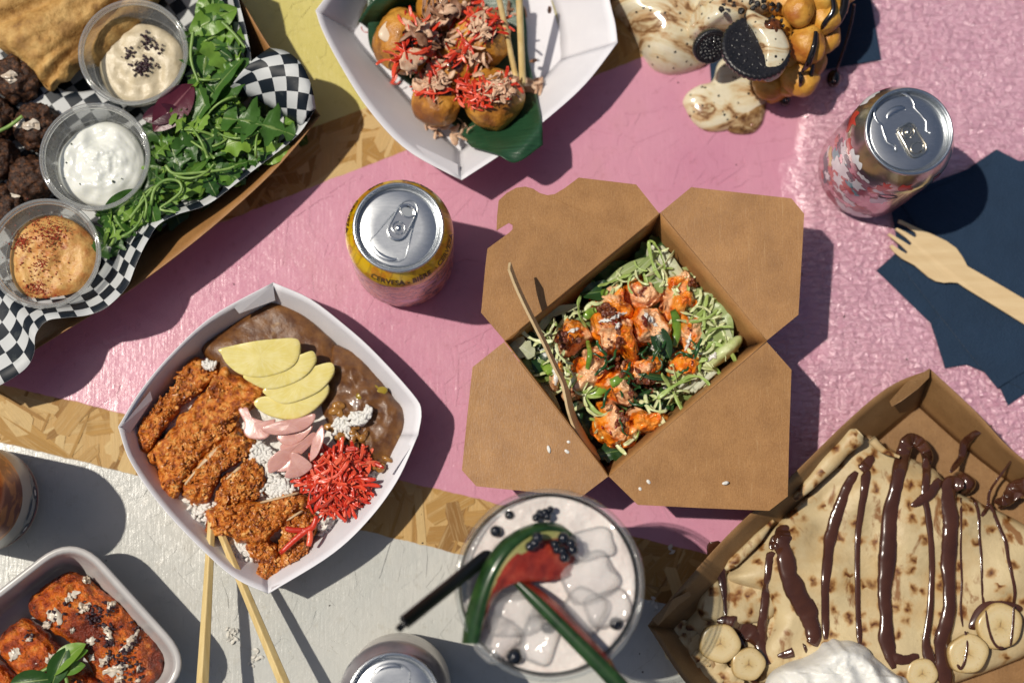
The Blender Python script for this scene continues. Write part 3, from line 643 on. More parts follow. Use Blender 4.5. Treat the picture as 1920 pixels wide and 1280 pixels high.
# ================================================================== dip cups
def clear_mat(name, tint=(.97, .98, .98, 1), milk=.05, rough=.06, gl=.7, mcol='#d8dcde'):
    t = NT(name); tr = t.n("BsdfTransparent"); tr.inputs[0].default_value = tint; gy = t.n("BsdfGlossy"); gy.inputs["Roughness"].default_value = rough
    df = t.n("BsdfTranslucent"); df.inputs[0].default_value = hx(mcol); dd = t.n("BsdfDiffuse"); dd.inputs[0].default_value = hx(mcol)
    m0 = t.n("MixShader"); m0.inputs[0].default_value = .5; t.set(m0.inputs[1], df.outputs[0]); t.set(m0.inputs[2], dd.outputs[0])
    m1 = t.n("MixShader"); m1.inputs[0].default_value = milk; t.set(m1.inputs[1], tr.outputs[0]); t.set(m1.inputs[2], m0.outputs[0])
    fr = t.n("Fresnel"); fr.inputs[0].default_value = 1.48; f = t.math('MULTIPLY', fr.outputs[0], gl, clamp=True)
    m2 = t.n("MixShader"); t.set(m2.inputs[0], f); t.set(m2.inputs[1], m1.outputs[0]); t.set(m2.inputs[2], gy.outputs[0]); t.set(t.o.inputs[0], m2.outputs[0]); return t.m
M_CLEAR = clear_mat("clear_plastic", milk=.12, gl=.4, mcol='#e6e6e2')
M_CLEAR_R = clear_mat("clear_plastic_rim", milk=.3, gl=.8, mcol='#e6e6e2')
def dip_cup(px, label, zb=8.0, k=1.0):
    c = W1(*px, zb + 42); c[2] = zb * MM; r = thing("dip_cup", label, "dip cup", c, "clear plastic dip cups")
    mk("cup", lathe([(0, 0), (25 * k, 0), (26 * k, 1.2), (32.4 * k, 40), (31.8 * k, 40), (25.2 * k, 1.8), (0, 1.2)], 80, c), M_CLEAR, r)
    a = np.linspace(0, 2 * math.pi, 81)
    for rr, zz, tr in ((34.2, 42, 1.2), (32.6, 40.5, .9), (33.0, 37.5, .6), (29.6, 22, .4)):
        P = np.stack([c[0] + rr * k * MM * np.cos(a), c[1] + rr * k * MM * np.sin(a), np.full(81, c[2] + zz * MM)], 1)
        mk("rim" if zz > 41 else "moulded_ring", tube(P, tr * MM, 8, caps=False), M_CLEAR_R, r)
    return c
c1 = dip_cup((250, 98), "clear dip cup nearest the top edge, holding the beige dip with dark specks", 8)
c2 = dip_cup((178, 294), "clear dip cup holding the smooth white yogurt dip, middle of three", 8)
c3 = dip_cup((84, 475), "clear dip cup with the red-dusted hummus, lowest of three", 9)
def dip(c, mat_, name, label, rad, h, base, seed, sw, cat="dip", off=(0, 0)):
    a = np.linspace(0, 2 * math.pi, 72, endpoint=False)
    rr = rad * (1 + .03 * np.sin(3 * a + seed))
    out = np.stack([c[0] + (off[0] + rr * np.cos(a)) * MM, c[1] + (off[1] + rr * np.sin(a)) * MM, np.full(72, c[2] + base * MM)], 1)
    V, F = blob(out, (c[2] / MM + base), h, rings=40, p=5, world=True, smooth=False)
    q = (V - c); rr = np.hypot(q[:, 0], q[:, 1]); an = np.arctan2(q[:, 1], q[:, 0])
    m = np.clip(1 - rr / (rad * MM), 0, 1) ** .5
    V[:, 2] += m * MM * (.55 * sw * np.sin(an * 1.0 + rr / MM * .3 + 3 * vnoise(V * 50, seed + 8) + seed) + 2.0 * sw * vnoise(V * 75, seed) + 1.1 * sw * vnoise(V * 190, seed + 3) + .25 * sw * fbm(V * 500, 2, seed + 6))
    return mk(name, (V, F), mat_, label=label, cat=cat)
M_BABA = mat("beige_dip", [(.3, '#c2b496'), (.7, '#d8ccb2')], 160, rough=.3, bump=.4, bscale=600, dist=.0012)
M_YOG = mat("yogurt_dip", [(.3, '#dcdfd8'), (.7, '#e6e8e2')], 100, rough=.22, bump=.1, bscale=200, Subsurface_Weight=.15, Subsurface_Radius=(.003, .003, .002))
M_HUM = mat("hummus_dip", [(.3, '#c08a4a'), (.6, '#d3a866'), (.8, '#c99852')], 220, rough=.4, bump=.5, bscale=500, dist=.0012, spots=((85, .5, .3, '#b8561c'), (100, .57, .14, '#93330e'), (900, .66, .05, '#8a3212')))
d1 = dip(c1, M_BABA, "dip", "beige creamy dip sprinkled with dark specks", 28.2, 7, 16, 1, 1.9, off=(.4, -.4))
d2 = dip(c2, M_YOG, "dip", "glossy white yogurt dip with soft folds", 28.6, 8, 18, 4, 2.4)
d3 = dip(c3, M_HUM, "dip", "tan hummus dip dusted with red paprika", 28.9, 10, 19, 8, 2.2)
M_SUM = mat("dark_sumac", [(.3, '#1c0d14'), (.7, '#3a1c26')], 900, rough=.5)
def specks(parent, centers, n, spread, z, size, mat_, name="speck", seed=3):
    parts = []
    for i in range(n):
        cx, cy = random.choice(centers); p = W1(cx + random.gauss(0, spread), cy + random.gauss(0, spread), z); s = size * U(.4, 1.3)
        parts.append(ball(p, (s, s * U(.6, 1), s * .6), U(0, 3), 6, 4, s * .5, 900, 1, i))
    mk(name, join(parts), mat_, parent, kind="stuff", smooth=False)
bp = d1
def on_surface(ob, pxs, size, mat_, name="speck"):
    """drop small grains onto a mesh seen from above"""
    me = ob.data; V = np.zeros(len(me.vertices) * 3); me.vertices.foreach_get("co", V); V = V.reshape(-1, 3) + rootpos(ob)
    cc = CM.T @ (V - [0, 0, HC]).T; px = np.stack([960 + FPX * cc[0] / -cc[2], 640 - FPX * cc[1] / -cc[2]], 1); parts = []
    for i, p in enumerate(pxs):
        d = ((px - p) ** 2).sum(1); cand = np.where(d < d.min() + 60)[0]; k = cand[np.argmax(V[cand, 2])]; s = size * U(.4, 1.4)
        parts.append(ball(W1(p[0], p[1], V[k, 2] / MM + s * .25), (s, s * U(.6, 1), s * .6), U(0, 3), 7, 5, s * .5, 900, 1, i))
    return mk(name, join(parts), mat_, ob, kind="stuff", smooth=False)
gs = lambda c, n, s: [(c[0] + random.gauss(0, s), c[1] + random.gauss(0, s)) for _ in range(n)]
on_surface(d1, gs((270, 120), 55, 7) + gs((262, 132), 25, 6) + gs((241, 98), 22, 5) + gs((283, 82), 16, 6) + gs((276, 75), 12, 8) + gs((296, 91), 10, 5) + gs((268, 105), 20, 18), 1.0, M_SUM)
on_surface(d2, [(228, 85 + 250), (212, 340), (134, 270), (124, 305), (120, 334), (247, 258), (200, 225), (150, 345)], .8, mat("dill_fleck", '#2c3a22', rough=.6))
on_surface(d3, gs((104, 436), 260, 13) + gs((75, 425), 120, 16) + gs((38, 452), 190, 9) + gs((68, 545), 170, 11) + gs((75, 500), 160, 30) + gs((75, 495), 60, 8), .42, mat("paprika_dust", [(.3, '#7a1f08'), (.7, '#a63a10')], 600, rough=.7))

# ================================================================== flatbread, falafel
M_PITA = mat("flatbread", [(.25, '#7a5426'), (.45, '#b08648'), (.7, '#cda868')], 110, rough=.7, bump=.8, bscale=420, dist=.0012, spots=((45, .52, .16, '#86602c'),))
V, F = blob([(-120, -60), (-60, 40), (0, 92), (40, 118), (72, 150), (92, 172), (112, 158), (132, 152), (152, 128), (190, 120), (245, 60), (300, 0), (290, -60), (100, -120)], 26, 14, 150, 40, 6, .5, 300, 3, 4, edge=.8)
q = V; cre = lambda a, b, w: np.exp(-((np.abs((q[:, 0] - a[0]) * (b[1] - a[1]) - (q[:, 1] - a[1]) * (b[0] - a[0])) / np.hypot(b[0] - a[0], b[1] - a[1])) / w) ** 2)
for a_, b_, w_, s_ in (((80, 150), (150, 75), 3.2, -7), ((0, 40), (110, -10), 4.5, -6.0), ((60, 60), (190, -60), 7, 3.5), ((110, 90), (150, 60), 3, -4)):
    A, B = W1(*a_, 38), W1(*b_, 38); V[:, 2] += cre(A, B, w_ * MM) * s_ * MM * (V[:, 2] > .03)
V[:, 2] += vnoise(V * 38, 6) * .0035 + fbm(V * 150, 4, 8) * .0007
mk("flatbread", (V, F), M_PITA, label="tan flatbread with dark creases and a torn lower edge", cat="bread")
M_FAL = mat("falafel_crust", [(.32, '#1c0e06'), (.52, '#3f2412'), (.74, '#7a4c28')], 420, rough=.55, bump=.8, bscale=700, dist=.0015)  # crust colour set darker to carry the heavy shade over the falafel
M_TAH = mat("white_sauce", [(.3, '#b9a68f'), (.7, '#d6cfc2')], 160, rough=.25)
FG = "falafel balls on the chequered paper"
for (x, y, r_, lb_, sp) in ((34, 148, 15.5, "falafel ball with pale sauce, touching the flatbread edge", [(18, 145)]), (70, 238, 15, "falafel ball beside the yogurt cup, half coated in white sauce", [(40, 232), (60, 235)]), (58, 338, 15, "falafel ball between the yogurt cup and the hummus cup", [(24, 372)]), (-8, 300, 15, "falafel ball at the left edge between two others", []), (-6, 222, 13, "small falafel ball at the left edge below the green stalk", []), (5, 385, 14, "falafel ball tucked behind the hummus cup rim", [])):
    c = W1(x, y, 8 + r_); o = mk("falafel_ball", ball(c, (r_, r_ * U(.9, 1.05), r_ * .92), U(0, 6), 72, 48, 2.2, 230, 5, int(abs(x) + y)), M_FAL, label=lb_, cat="falafel", group=FG)
    for s in sp:
        mk("sauce_smear", drape([(s[0] + 15 * math.cos(t) * U(.5, 1.4), s[1] + 10 * math.sin(t) * U(.5, 1.4)) for t in np.linspace(0, 6.28, 9, endpoint=False)], zlook([o]), .7), M_TAH, o)

# ================================================================== salad leaves
def leaf_mat(name, a, b, vein='#9db36a', rough=.35, tl=.25):
    t = NT(name); tc = t.n("TexCoord"); s = t.n("SeparateXYZ"); t.set(s.inputs[0], tc.outputs["UV"])
    rnd = t.n("ObjectInfo").outputs["Random"]; g = t.noise(t.coord('Object'), 220, 4)
    col = t.mix(t.math('ADD', t.math('MULTIPLY', rnd, .6), t.math('MULTIPLY', g, .4)), a, b)
    vn = t.ramp(t.math('ABSOLUTE', s.outputs[0]), [(.03, 1.0), (.09, 0.0)]); col = t.mix(t.math('MULTIPLY', vn, .6), col, vein)
    t.fin(col, rough, t.bump(t.math('ADD', g, t.math('MULTIPLY', vn, -.5)), .4, .001), Specular_IOR_Level=.5)
    tr = t.n("BsdfTranslucent"); t.set(tr.inputs[0], t.mix(.5, col, b)); mx = t.n("MixShader"); mx.inputs[0].default_value = tl
    t.set(mx.inputs[1], t.b.outputs[0]); t.set(mx.inputs[2], tr.outputs[0]); t.set(t.o.inputs[0], mx.outputs[0]); return t.m
M_ARU = leaf_mat("rocket_leaf", '#1f4419', '#4c762e')
M_ARU2 = leaf_mat("pale_rocket_leaf", '#457a2c', '#8db046')
M_REDL = leaf_mat("red_leaf", '#3a1526', '#6a2c3c', '#a06a70')
M_STEM = mat("green_stalk", [(.3, '#5d8038'), (.7, '#8aa655')], 200, rough=.4)
LOBES = {'aru': lambda s: (.30 + .24 * math.sin(s * 21) + .08 * math.sin(s * 57)) * math.sin(math.pi * min(1, s * .9 + .1)) ** .6 + .22 * max(0, s - .55) * math.sin(math.pi * s) ** .3,
         'oval': lambda s: .42 * math.sin(math.pi * s) ** .7, 'long': lambda s: .17 * math.sin(math.pi * (s * .92 + .06)) ** .6, 'ribbon': lambda s: (.075 + .03 * math.sin(s * 9)) * math.sin(math.pi * (s * .86 + .07)) ** .4, 'curly': lambda s: (.5 + .1 * math.sin(s * 23)) * math.sin(math.pi * s) ** .5}
def leaf(c, ang, L, kind, bend=.6, pitch=0.0, roll=0.0, m=16, cup=.25, wob=.0, side=0.0):
    V = []; uv = []; x = 0.0; z = 0.0; pa = pitch + bend / 2
    for k in range(m + 1):
        s = k / m; w = max(.012, LOBES[kind](s) * .62) * L
        for j, e in enumerate((-1, -.5, 0, .5, 1)):
            V.append((x - L * .45, e * w, z + abs(e) ** 1.5 * w * cup + wob * w * math.sin(s * 19 + e * 2.5) * abs(e))); uv.append((e, s))
        x += L / m * math.cos(pa); z += L / m * math.sin(pa); pa -= bend / m
    V = np.array(V)
    if side:      # curl sideways in the plane of the leaf
        k_ = side / L; th_ = V[:, 0] * k_; r_ = 1 / k_ - V[:, 1]; V[:, 0], V[:, 1] = r_ * np.sin(th_), 1 / k_ - r_ * np.cos(th_)
    V[:, 2] -= V[:, 2].mean(); cr_, sr = math.cos(roll), math.sin(roll)
    V = V @ np.array([[1, 0, 0], [0, cr_, -sr], [0, sr, cr_]]).T @ rz(ang).T * MM + c
    F = [(k * 5 + j, k * 5 + j + 1, k * 5 + j + 6, k * 5 + j + 5) for k in range(m) for j in range(4)]
    return V, F, uv
sal = thing("rocket_salad", "heap of green rocket leaves filling the chequered tray", "salad", [*W1(400, 250)[:2], .006])
SP = [(372, 10), (430, 20), (445, 90), (425, 165), (470, 195), (545, 232), (560, 248), (500, 288), (420, 345), (340, 385), (270, 420), (215, 480), (196, 470), (200, 410), (270, 360), (300, 300), (290, 240), (350, 200), (372, 120)]
def in_salad(n, kinds, mats, zr, Lr):
    for i in range(n):
        x, y = rpoly(SP); z = U(*zr); V, F, uv = leaf(W1(x, y, z), U(0, 6.28), U(*Lr), random.choice(kinds), U(-.3, 1.3), U(-.25, .25), random.gauss(0, .45), cup=U(-.1, .4), wob=.12)
        V[:, 2] = np.maximum(V[:, 2], .006); mk("leaf", (V, F), random.choice(mats), sal, uv=uv)
in_salad(90, ['aru', 'oval', 'curly'], [M_ARU], (10, 26), (22, 34))
in_salad(190, ['aru', 'aru', 'oval', 'curly', 'aru', 'long'], [M_ARU, M_ARU2], (28, 47), (11, 24))
for (x, y, ang, L, k, m_, z) in ((395, 40, .5, 42, 'oval', M_ARU2, 48), (385, 110, 1.5, 55, 'aru', M_ARU, 46), (415, 100, 2.2, 44, 'curly', M_ARU2, 46), (400, 175, .95, 66, 'long', M_ARU, 47), (480, 232, -.25, 58, 'aru', M_ARU, 48), (430, 155, .8, 50, 'oval', M_ARU, 44), (365, 270, .4, 40, 'aru', M_ARU, 46), (445, 265, .3, 36, 'curly', M_ARU2, 44), (362, 340, 1.0, 30, 'curly', M_ARU2, 45), (215, 440, .9, 42, 'aru', M_ARU, 40), (260, 405, .6, 32, 'oval', M_ARU2, 42), (225, 390, .7, 40, 'oval', M_ARU, 42), (345, 285, .1, 34, 'curly', M_ARU, 45), (510, 290, .4, 30, 'oval', M_ARU2, 42), (395, 20, 1.3, 36, 'aru', M_ARU2, 46), (330, 300, 1.9, 34, 'aru', M_ARU, 45)):
    V, F, uv = leaf(W1(x, y, z - 2), ang, L * .85, k, .6, 0, random.gauss(0, .3), cup=.25, wob=.16, m=24); mk("leaf", (V, F), m_, sal, uv=uv)
for (x, y, ang, L) in ((322, 205, .9, 40), (300, 215, .2, 26)):
    V, F, uv = leaf(W1(x, y, 46), ang, L, 'oval', .6, 0, .2); mk("leaf", (V, F), M_REDL, sal, uv=uv, label="dark red salad leaf")
for i in range(26):
    x, y = rpoly(SP); a = U(0, 6.28); L = U(40, 95); b = U(-.9, .9); z = U(36, 50)
    P = [(x + L * (s - .5) * math.cos(a + b * s), y + L * (s - .5) * math.sin(a + b * s)) for s in np.linspace(0, 1, 9)]
    P = [p if inpoly(p, SP) else (x, y) for p in P]; P = [p for k, p in enumerate(P) if k == 0 or p != P[k - 1]]
    if len(P) < 5: continue
    mk("stalk", tube(W(P, z + 4 * np.sin(np.linspace(0, 3.1, len(P)))), np.linspace(1.1, .6, len(P)) * MM, 6), M_STEM, sal)
for pts in ([(310, 310), (325, 325), (360, 325), (420, 318), (440, 312)], [(283, 385), (290, 355), (310, 338), (335, 340), (340, 358), (318, 378), (300, 392), (330, 398)], [(243, 410), (262, 385), (285, 355)], [(415, 40), (440, 65), (460, 90)], [(362, 60), (358, 110), (372, 155)]):
    P = cr(pts, 24, False); mk("stalk", tube(W(P, 50), np.linspace(1.2, .8, 24) * MM, 8), M_STEM, sal)
P = cr([(-10, 250), (20, 235), (42, 218)], 12, False); mk("herb_stalk", tube(W(P, 40), 1.3 * MM, 8), M_STEM, label="thin green stalk lying across the falafel", cat="herb")
# ================================================================== battered balls on banana leaf
def banana_mat():
    t = NT("banana_leaf"); co = t.coord('Object', (1, 14, 1), (0, 0, .6)); g = t.noise(co, 60, 5); h = t.noise(t.coord('Object'), 50, 3)
    col = t.mix(h, t.ramp(g, [(.3, '#14301f'), (.7, '#2c5236')]), '#22452d'); return t.fin(col, .33, t.bump(g, .5, .0008))
M_BAN = banana_mat()
def sheet(pxz, n=40, m=14):
    """a bent sheet through rows of (x, y, z) points"""
    rows = [cr(r, n, False) for r in pxz]; R = np.array(rows); out = []
    for k in range(n): out.append(cr(R[:, k], m, False))
    G = np.transpose(np.array(out), (1, 0, 2)); return loft([W(g_[:, :2], g_[:, 2]) for g_ in G])
V, F = sheet([[(690, -60, 30), (690, 30, 26), (700, 100, 8), (780, 170, 6), (850, 235, 8), (875, 266, 14), (884, 276, 20)],
              [(800, -80, 8), (810, 40, 5), (830, 120, 5), (860, 180, 5), (900, 230, 10), (925, 270, 34), (932, 290, 44)],
              [(900, -80, 8), (900, 30, 5), (920, 100, 5), (940, 160, 5), (965, 220, 20), (975, 270, 43), (968, 305, 45)],
              [(960, -60, 20), (985, 30, 10), (990, 100, 7), (1000, 150, 8), (1008, 185, 20), (1016, 228, 41), (1018, 272, 43)]], 44, 20)
mk("banana_leaf", (V, F), M_BAN, label="dark green banana leaf under the battered balls, folding over the tray edge", cat="leaf", solid=.5)
V, F = sheet([[(672, 40, 30), (700, 0, 38), (740, -40, 40)], [(700, 60, 12), (720, 20, 30), (760, -20, 36)], [(725, 60, 6), (740, 30, 12), (790, 0, 20)]], 20, 10)
mk("banana_leaf", (V, F), M_BAN, label="small upturned piece of banana leaf at the upper left of the white boat", cat="leaf", solid=.5)
M_TAKO = mat("fried_batter", [(.28, '#84501a'), (.45, '#b87a28'), (.62, '#cf9438'), (.8, '#dcae5c')], 60, detail=8, rough=.38, bump=.7, bscale=300, dist=.0014, spots=((38, .52, .14, '#7d4818'),), Coat_Weight=.2)
TK = "battered balls in the white boat"; TB = []
for x, y, r_, lb_ in ((757, 78, 21, "largest battered ball, on the left, with a pale patch on top"), (820, 192, 16.5, "browner battered ball at the lower left of its group"), (925, 186, 20, "golden battered ball nearest the banana leaf fold"), (902, 72, 20, "battered ball at the right, buried in red ginger beside the sticks"), (828, 8, 18, "battered ball at the top edge, behind brown fish flakes"), (848, 128, 15, "battered ball in the middle, almost covered by flakes")):
    c = W1(x, y, 6 + r_); TB.append((c, r_ * .98)); o = mk("battered_ball", ball(c, (r_, r_ * U(.95, 1.05), r_ * .94), U(0, 6), 72, 48, 1.7, 70, 5, int(x)), M_TAKO, label=lb_, cat="fried ball", group=TK)
    if x == 757: mk("pale_patch", ball(W1(734, 58, 44), (8.5, 6.5, 1.6), .8, 24, 12, 1.0, 200, 3, 4), mat("mayonnaise_patch", '#d9c2a6', rough=.4), o)
def ginger_mat():
    t = NT("red_pickle"); rnd = t.n("ObjectInfo").outputs["Random"]; g = t.noise(t.coord('Object'), 260, 4)
    col = t.ramp(t.math('ADD', t.math('MULTIPLY', rnd, .7), t.math('MULTIPLY', g, .35)), [(.1, '#a8200f'), (.5, '#cf3a22'), (.8, '#dd5c3e'), (1, '#e07f62')])
    return t.fin(col, .3, t.bump(g, .3, .001), Subsurface_Weight=.15, Subsurface_Radius=(.004, .001, .001))
M_RGIN = ginger_mat()
M_GLZ = mat('dark_glaze', [(.3, '#2a1208'), (.7, '#4f260f')], 120, rough=.12, Coat_Weight=.4)
for ob, (x, y) in zip([o for o in bpy.data.objects if o.name.startswith('battered_ball')], ((775, 75), (818, 165), (915, 165), (905, 60), (830, 20), (850, 115))):
    zl = zlook([ob]); q = [(x + 26 * U(.6, 1.3) * math.cos(t), y + 22 * U(.5, 1.3) * math.sin(t)) for t in np.linspace(0, 6.28, 11, endpoint=False)]
    V, F = blob(q, 30, 1.2, 60, 12, 2.6, .2, 200, 2, 3, bottom=False); c = CM.T @ (V - [0, 0, HC]).T
    for k in range(len(V)):
        px = 960 + FPX * c[0][k] / -c[2][k]; py = 640 - FPX * c[1][k] / -c[2][k]; V[k] = W1(px, py, zl(px, py) + .35)
    mk('glaze', (V, F), M_GLZ, ob)
def thin(m, f=.4):
    """let some light through a thin material"""
    nt = m.node_tree; b = nt.nodes["Principled BSDF"]; o = nt.nodes["Material Output"]; tr = nt.nodes.new("ShaderNodeBsdfTranslucent"); mx = nt.nodes.new("ShaderNodeMixShader"); mx.inputs[0].default_value = f
    l = b.inputs["Base Color"].links
    if l: nt.links.new(l[0].from_socket, tr.inputs[0])
    nt.links.new(b.outputs[0], mx.inputs[1]); nt.links.new(tr.outputs[0], mx.inputs[2]); nt.links.new(mx.outputs[0], o.inputs[0]); return m
M_BON = mat("fish_flake", [(.3, '#d0a080'), (.6, '#eac8a8'), (.8, '#f2e0cc')], 260, rough=.5)
M_BON2 = mat("dark_fish_flake", [(.3, '#7a4c34'), (.7, '#b58a6c')], 260, rough=.5)
def ztop(x, y):
    z = 5.0
    for c, r_ in TB:
        p = W1(x, y, 30); d = math.hypot(p[0] - c[0], p[1] - c[1]) / MM
        if d < r_: z = max(z, c[2] / MM + math.sqrt(r_ * r_ - d * d))
    return z
thin(M_BON, .2); thin(M_BON2, .2)
rg = thing("red_ginger", "red pickled ginger strips scattered over the battered balls", "pickle", [*W1(850, 110)[:2], .03])
def strip(parent, name, x, y, z, L, w, mat_, flat=.45, curl=1.2, zz=2.0, n=8):
    if mat_ is M_RGIN:
        V, F, uv = leaf(W1(x, y, z + .6), U(0, 6.28), L / PXM * U(1.0, 1.7), 'ribbon', random.choice((-1, 1)) * U(.2, 1.6), U(-.1, .1), random.gauss(0, .4), m=12, cup=U(-.3, .4), wob=.3, side=random.choice((-1, 1)) * U(.3, 2.4)); return mk(name, (V, F), mat_, parent, solid=.3)
    a = U(0, 6.28); P = []; h = a
    for k in range(n):
        P.append((x, y)); x += L / n * math.cos(h); y += L / n * math.sin(h); h += random.gauss(0, curl / n) + curl * U(-.2, .2)
    zs = z + zz * np.sin(np.linspace(0, 3.1, n)) + random.gauss(0, .6)
    mk(name, tube(W(P, zs), w * MM * (.55 + .45 * np.sin(np.linspace(.3, 2.8, n))), 6, flat), mat_, parent)
for ctr_, n_, sp in (((770, 45), 14, 9), ((757, 108), 20, 11), ((885, 25), 34, 17), ((925, 45), 22, 13), ((870, 90), 16, 14), ((810, 130), 14, 14), ((878, 165), 24, 12), ((905, 180), 22, 11), ((860, 180), 10, 14), ((935, 160), 12, 12), ((805, 165), 12, 12), ((790, 75), 10, 14)):
    for i in range(n_):
        x, y = random.gauss(ctr_[0], sp), random.gauss(ctr_[1], sp); strip(rg, "strip", x, y, ztop(x, y) + U(.5, 3.0), U(18, 50), U(.9, 2.6), M_RGIN, .25, 1.0, 1.0)
bo = thing("fish_flakes", "thin curled pinkish fish flakes piled on the battered balls", "fish flakes", [*W1(850, 120)[:2], .03])
def flake(parent, x, y, z, s, mat_):
    V, F, uv = leaf(W1(x, y, z), U(0, 6.28), s * 2.4, random.choice(['curly', 'long', 'long', 'oval', 'long']), U(-1.6, 1.8), U(-.4, .4), random.gauss(0, .5), m=7, cup=U(-.6, .6), wob=.3)
    mk("flake", (V, F), mat_, parent, solid=.12)
for ctr_, n_, sp, sz, dk in (((815, 150), 110, 13, 2.3, .1), ((800, 140), 9, 12, 5.5, .05), ((935, 162), 105, 16, 2.2, .08), ((895, 112), 20, 14, 3.6, .3), ((785, 55), 10, 13, 6, .35), ((800, 70), 8, 15, 6.5, .3), ((820, 25), 26, 18, 5, .4), ((835, 80), 20, 18, 4.5, .45), ((900, 55), 40, 16, 2.4, .15), ((880, 20), 10, 12, 4, .3), ((955, 15), 5, 10, 5, .6), ((780, 115), 8, 8, 6.5, .05)):
    for i in range(n_):
        x, y = random.gauss(ctr_[0], sp), random.gauss(ctr_[1], sp * .8); flake(bo, x, y, ztop(x, y) + U(2.5, 7), sz * U(.6, 1.4), M_BON2 if random.random() < dk else M_BON)
for ctr_, n_, sp, sz in (((1000, 165), 10, 9, 5.5), ((865, 242), 14, 13, 3.2), ((930, 240), 6, 14, 2.5), ((815, 235), 5, 10, 3)):
    for i in range(n_): flake(bo, random.gauss(ctr_[0], sp), random.gauss(ctr_[1], sp * .8), U(9, 17), sz * U(.6, 1.4), mat("bo%d" % i, '#c2a478', rough=.6) if i < 0 else M_BON)
for x, y in ((682, 58), (742, 158), (1030, 25), (1006, 112)):
    strip(rg, "strip", x, y, 9 if x < 800 else 12, 14, 1.4, M_RGIN if x < 800 else M_BON2)
def stick(name, a, b, za, zb_, ra, rb, mat_, label, cat, sq=True):
    A, B = W1(*a, za), W1(*b, zb_); P = np.linspace(A, B, 12); r = np.linspace(ra, rb, 12) * MM
    return mk(name, tube(P, r, 4 if False else 10, 1.0), mat_, label=label, cat=cat)
stick("wooden_stick", (928, -40), (967, 145), 55, 22, 2.0, 1.8, M_BAMBOO, "left of two thin wooden sticks stuck among the battered balls", "chopstick")
stick("wooden_stick", (972, -40), (980, 160), 58, 24, 2.3, 2.2, M_BAMBOO, "right, straighter of two thin wooden sticks stuck among the battered balls", "chopstick")

# ================================================================== bubble waffle with melting ice cream
def melt_mat():
    t = NT("melted_cookie_ice_cream"); co = t.coord('Object'); sw = t.noise(t.coord('Object', (1, 2.2, 1), (0, 0, .5)), 20, 6, .62, 2.0)
    col = t.ramp(sw, [(.26, '#cdc3a8'), (.40, '#d8d0b8'), (.50, '#d0c4a4'), (.585, '#b9986e'), (.63, '#6a4628'), (.66, '#94724e'), (.71, '#c9b994')])
    v = t.n("TexVoronoi"); t.set(v.inputs["Vector"], co); v.inputs["Scale"].default_value = 165; v.inputs["Randomness"].default_value = 1
    col = t.mix(t.ramp(v.outputs[0], [(.13, 1.0), (.19, 0.0)]), col, '#24211f')
    return t.fin(col, .16, t.bump(t.noise(co, 60, 3), .2, .002), Coat_Weight=.4, Subsurface_Weight=.1, Subsurface_Radius=(.003, .002, .0015))
M_MELT = melt_mat()
ice = thing("melted_ice_cream", "melted cream-coloured ice cream with chocolate swirls, dripping on the pink table", "ice cream", [*W1(1280, 80)[:2], .0008])
mk("puddle", blob([(1130, -60), (1125, 0), (1165, 40), (1190, 75), (1205, 105), (1225, 130), (1255, 140), (1290, 135), (1325, 120), (1350, 80), (1380, 20), (1380, -70), (1250, -90)], 1, 22, 150, 36, 2.6, .5, 70, 3, 2, wave=6, wfreq=30), M_MELT, ice)
mk("puddle", blob([(1285, 205), (1280, 190), (1290, 172), (1310, 160), (1335, 152), (1345, 120), (1365, 105), (1400, 110), (1425, 150), (1440, 180), (1425, 215), (1400, 232), (1360, 245), (1325, 246), (1300, 230)], 1, 7, 90, 18, 3.2, .3, 60, 3, 5), M_MELT, ice)
mk("drip", blob([(1345, 205), (1400, 195), (1435, 190), (1432, 225), (1415, 248), (1385, 252), (1362, 243)], 1, 5, 50, 10, 2.6, .3, 80, 3, 9), mat("chocolate_swirl", [(.35, '#4a2c1a'), (.5, '#8a6a44'), (.65, '#c9b48c')], 70, nd=2.5, rough=.1, Coat_Weight=.6), ice)
mk("scoop", blob([(1290, 60), (1300, 20), (1350, -40), (1450, -60), (1475, 0), (1455, 30), (1420, 45), (1400, 60), (1370, 70), (1330, 72), (1300, 75)], 22, 30, 110, 28, 2.4, .6, 80, 3, 12, wave=6, wfreq=45), M_MELT, ice)
mk("melt_over_cookie", blob([(1402, 18), (1430, 30), (1455, 45), (1475, 70), (1482, 100), (1470, 135), (1448, 152), (1432, 150), (1430, 120), (1422, 90), (1412, 60), (1400, 40)], 61, 8, 60, 12, 2.4, .5, 120, 3, 14), M_MELT, ice)
for i in range(36):
    x, y = random.choice([(1358, 8), (1400, 12), (1420, 8), (1460, 25), (1475, 50), (1410, 30), (1450, 12), (1440, 40)]); x += random.gauss(0, 8); y += random.gauss(0, 7)
    mk("cookie_crumb", ball(W1(x, y, 57 if y < 40 else 63), U(.8, 2.4), 0, 8, 6, .9, 700, 2, i), mat("cookie_crumb", '#1c1a1b', rough=.5, bump=.4, bscale=900) if i == 0 else bpy.data.materials["cookie_crumb"], ice, smooth=False)
M_COOK = mat("dark_cookie", [(.3, '#121113'), (.7, '#232124')], 300, rough=.35, bump=.4, bscale=500, dist=.001, Coat_Weight=.3)
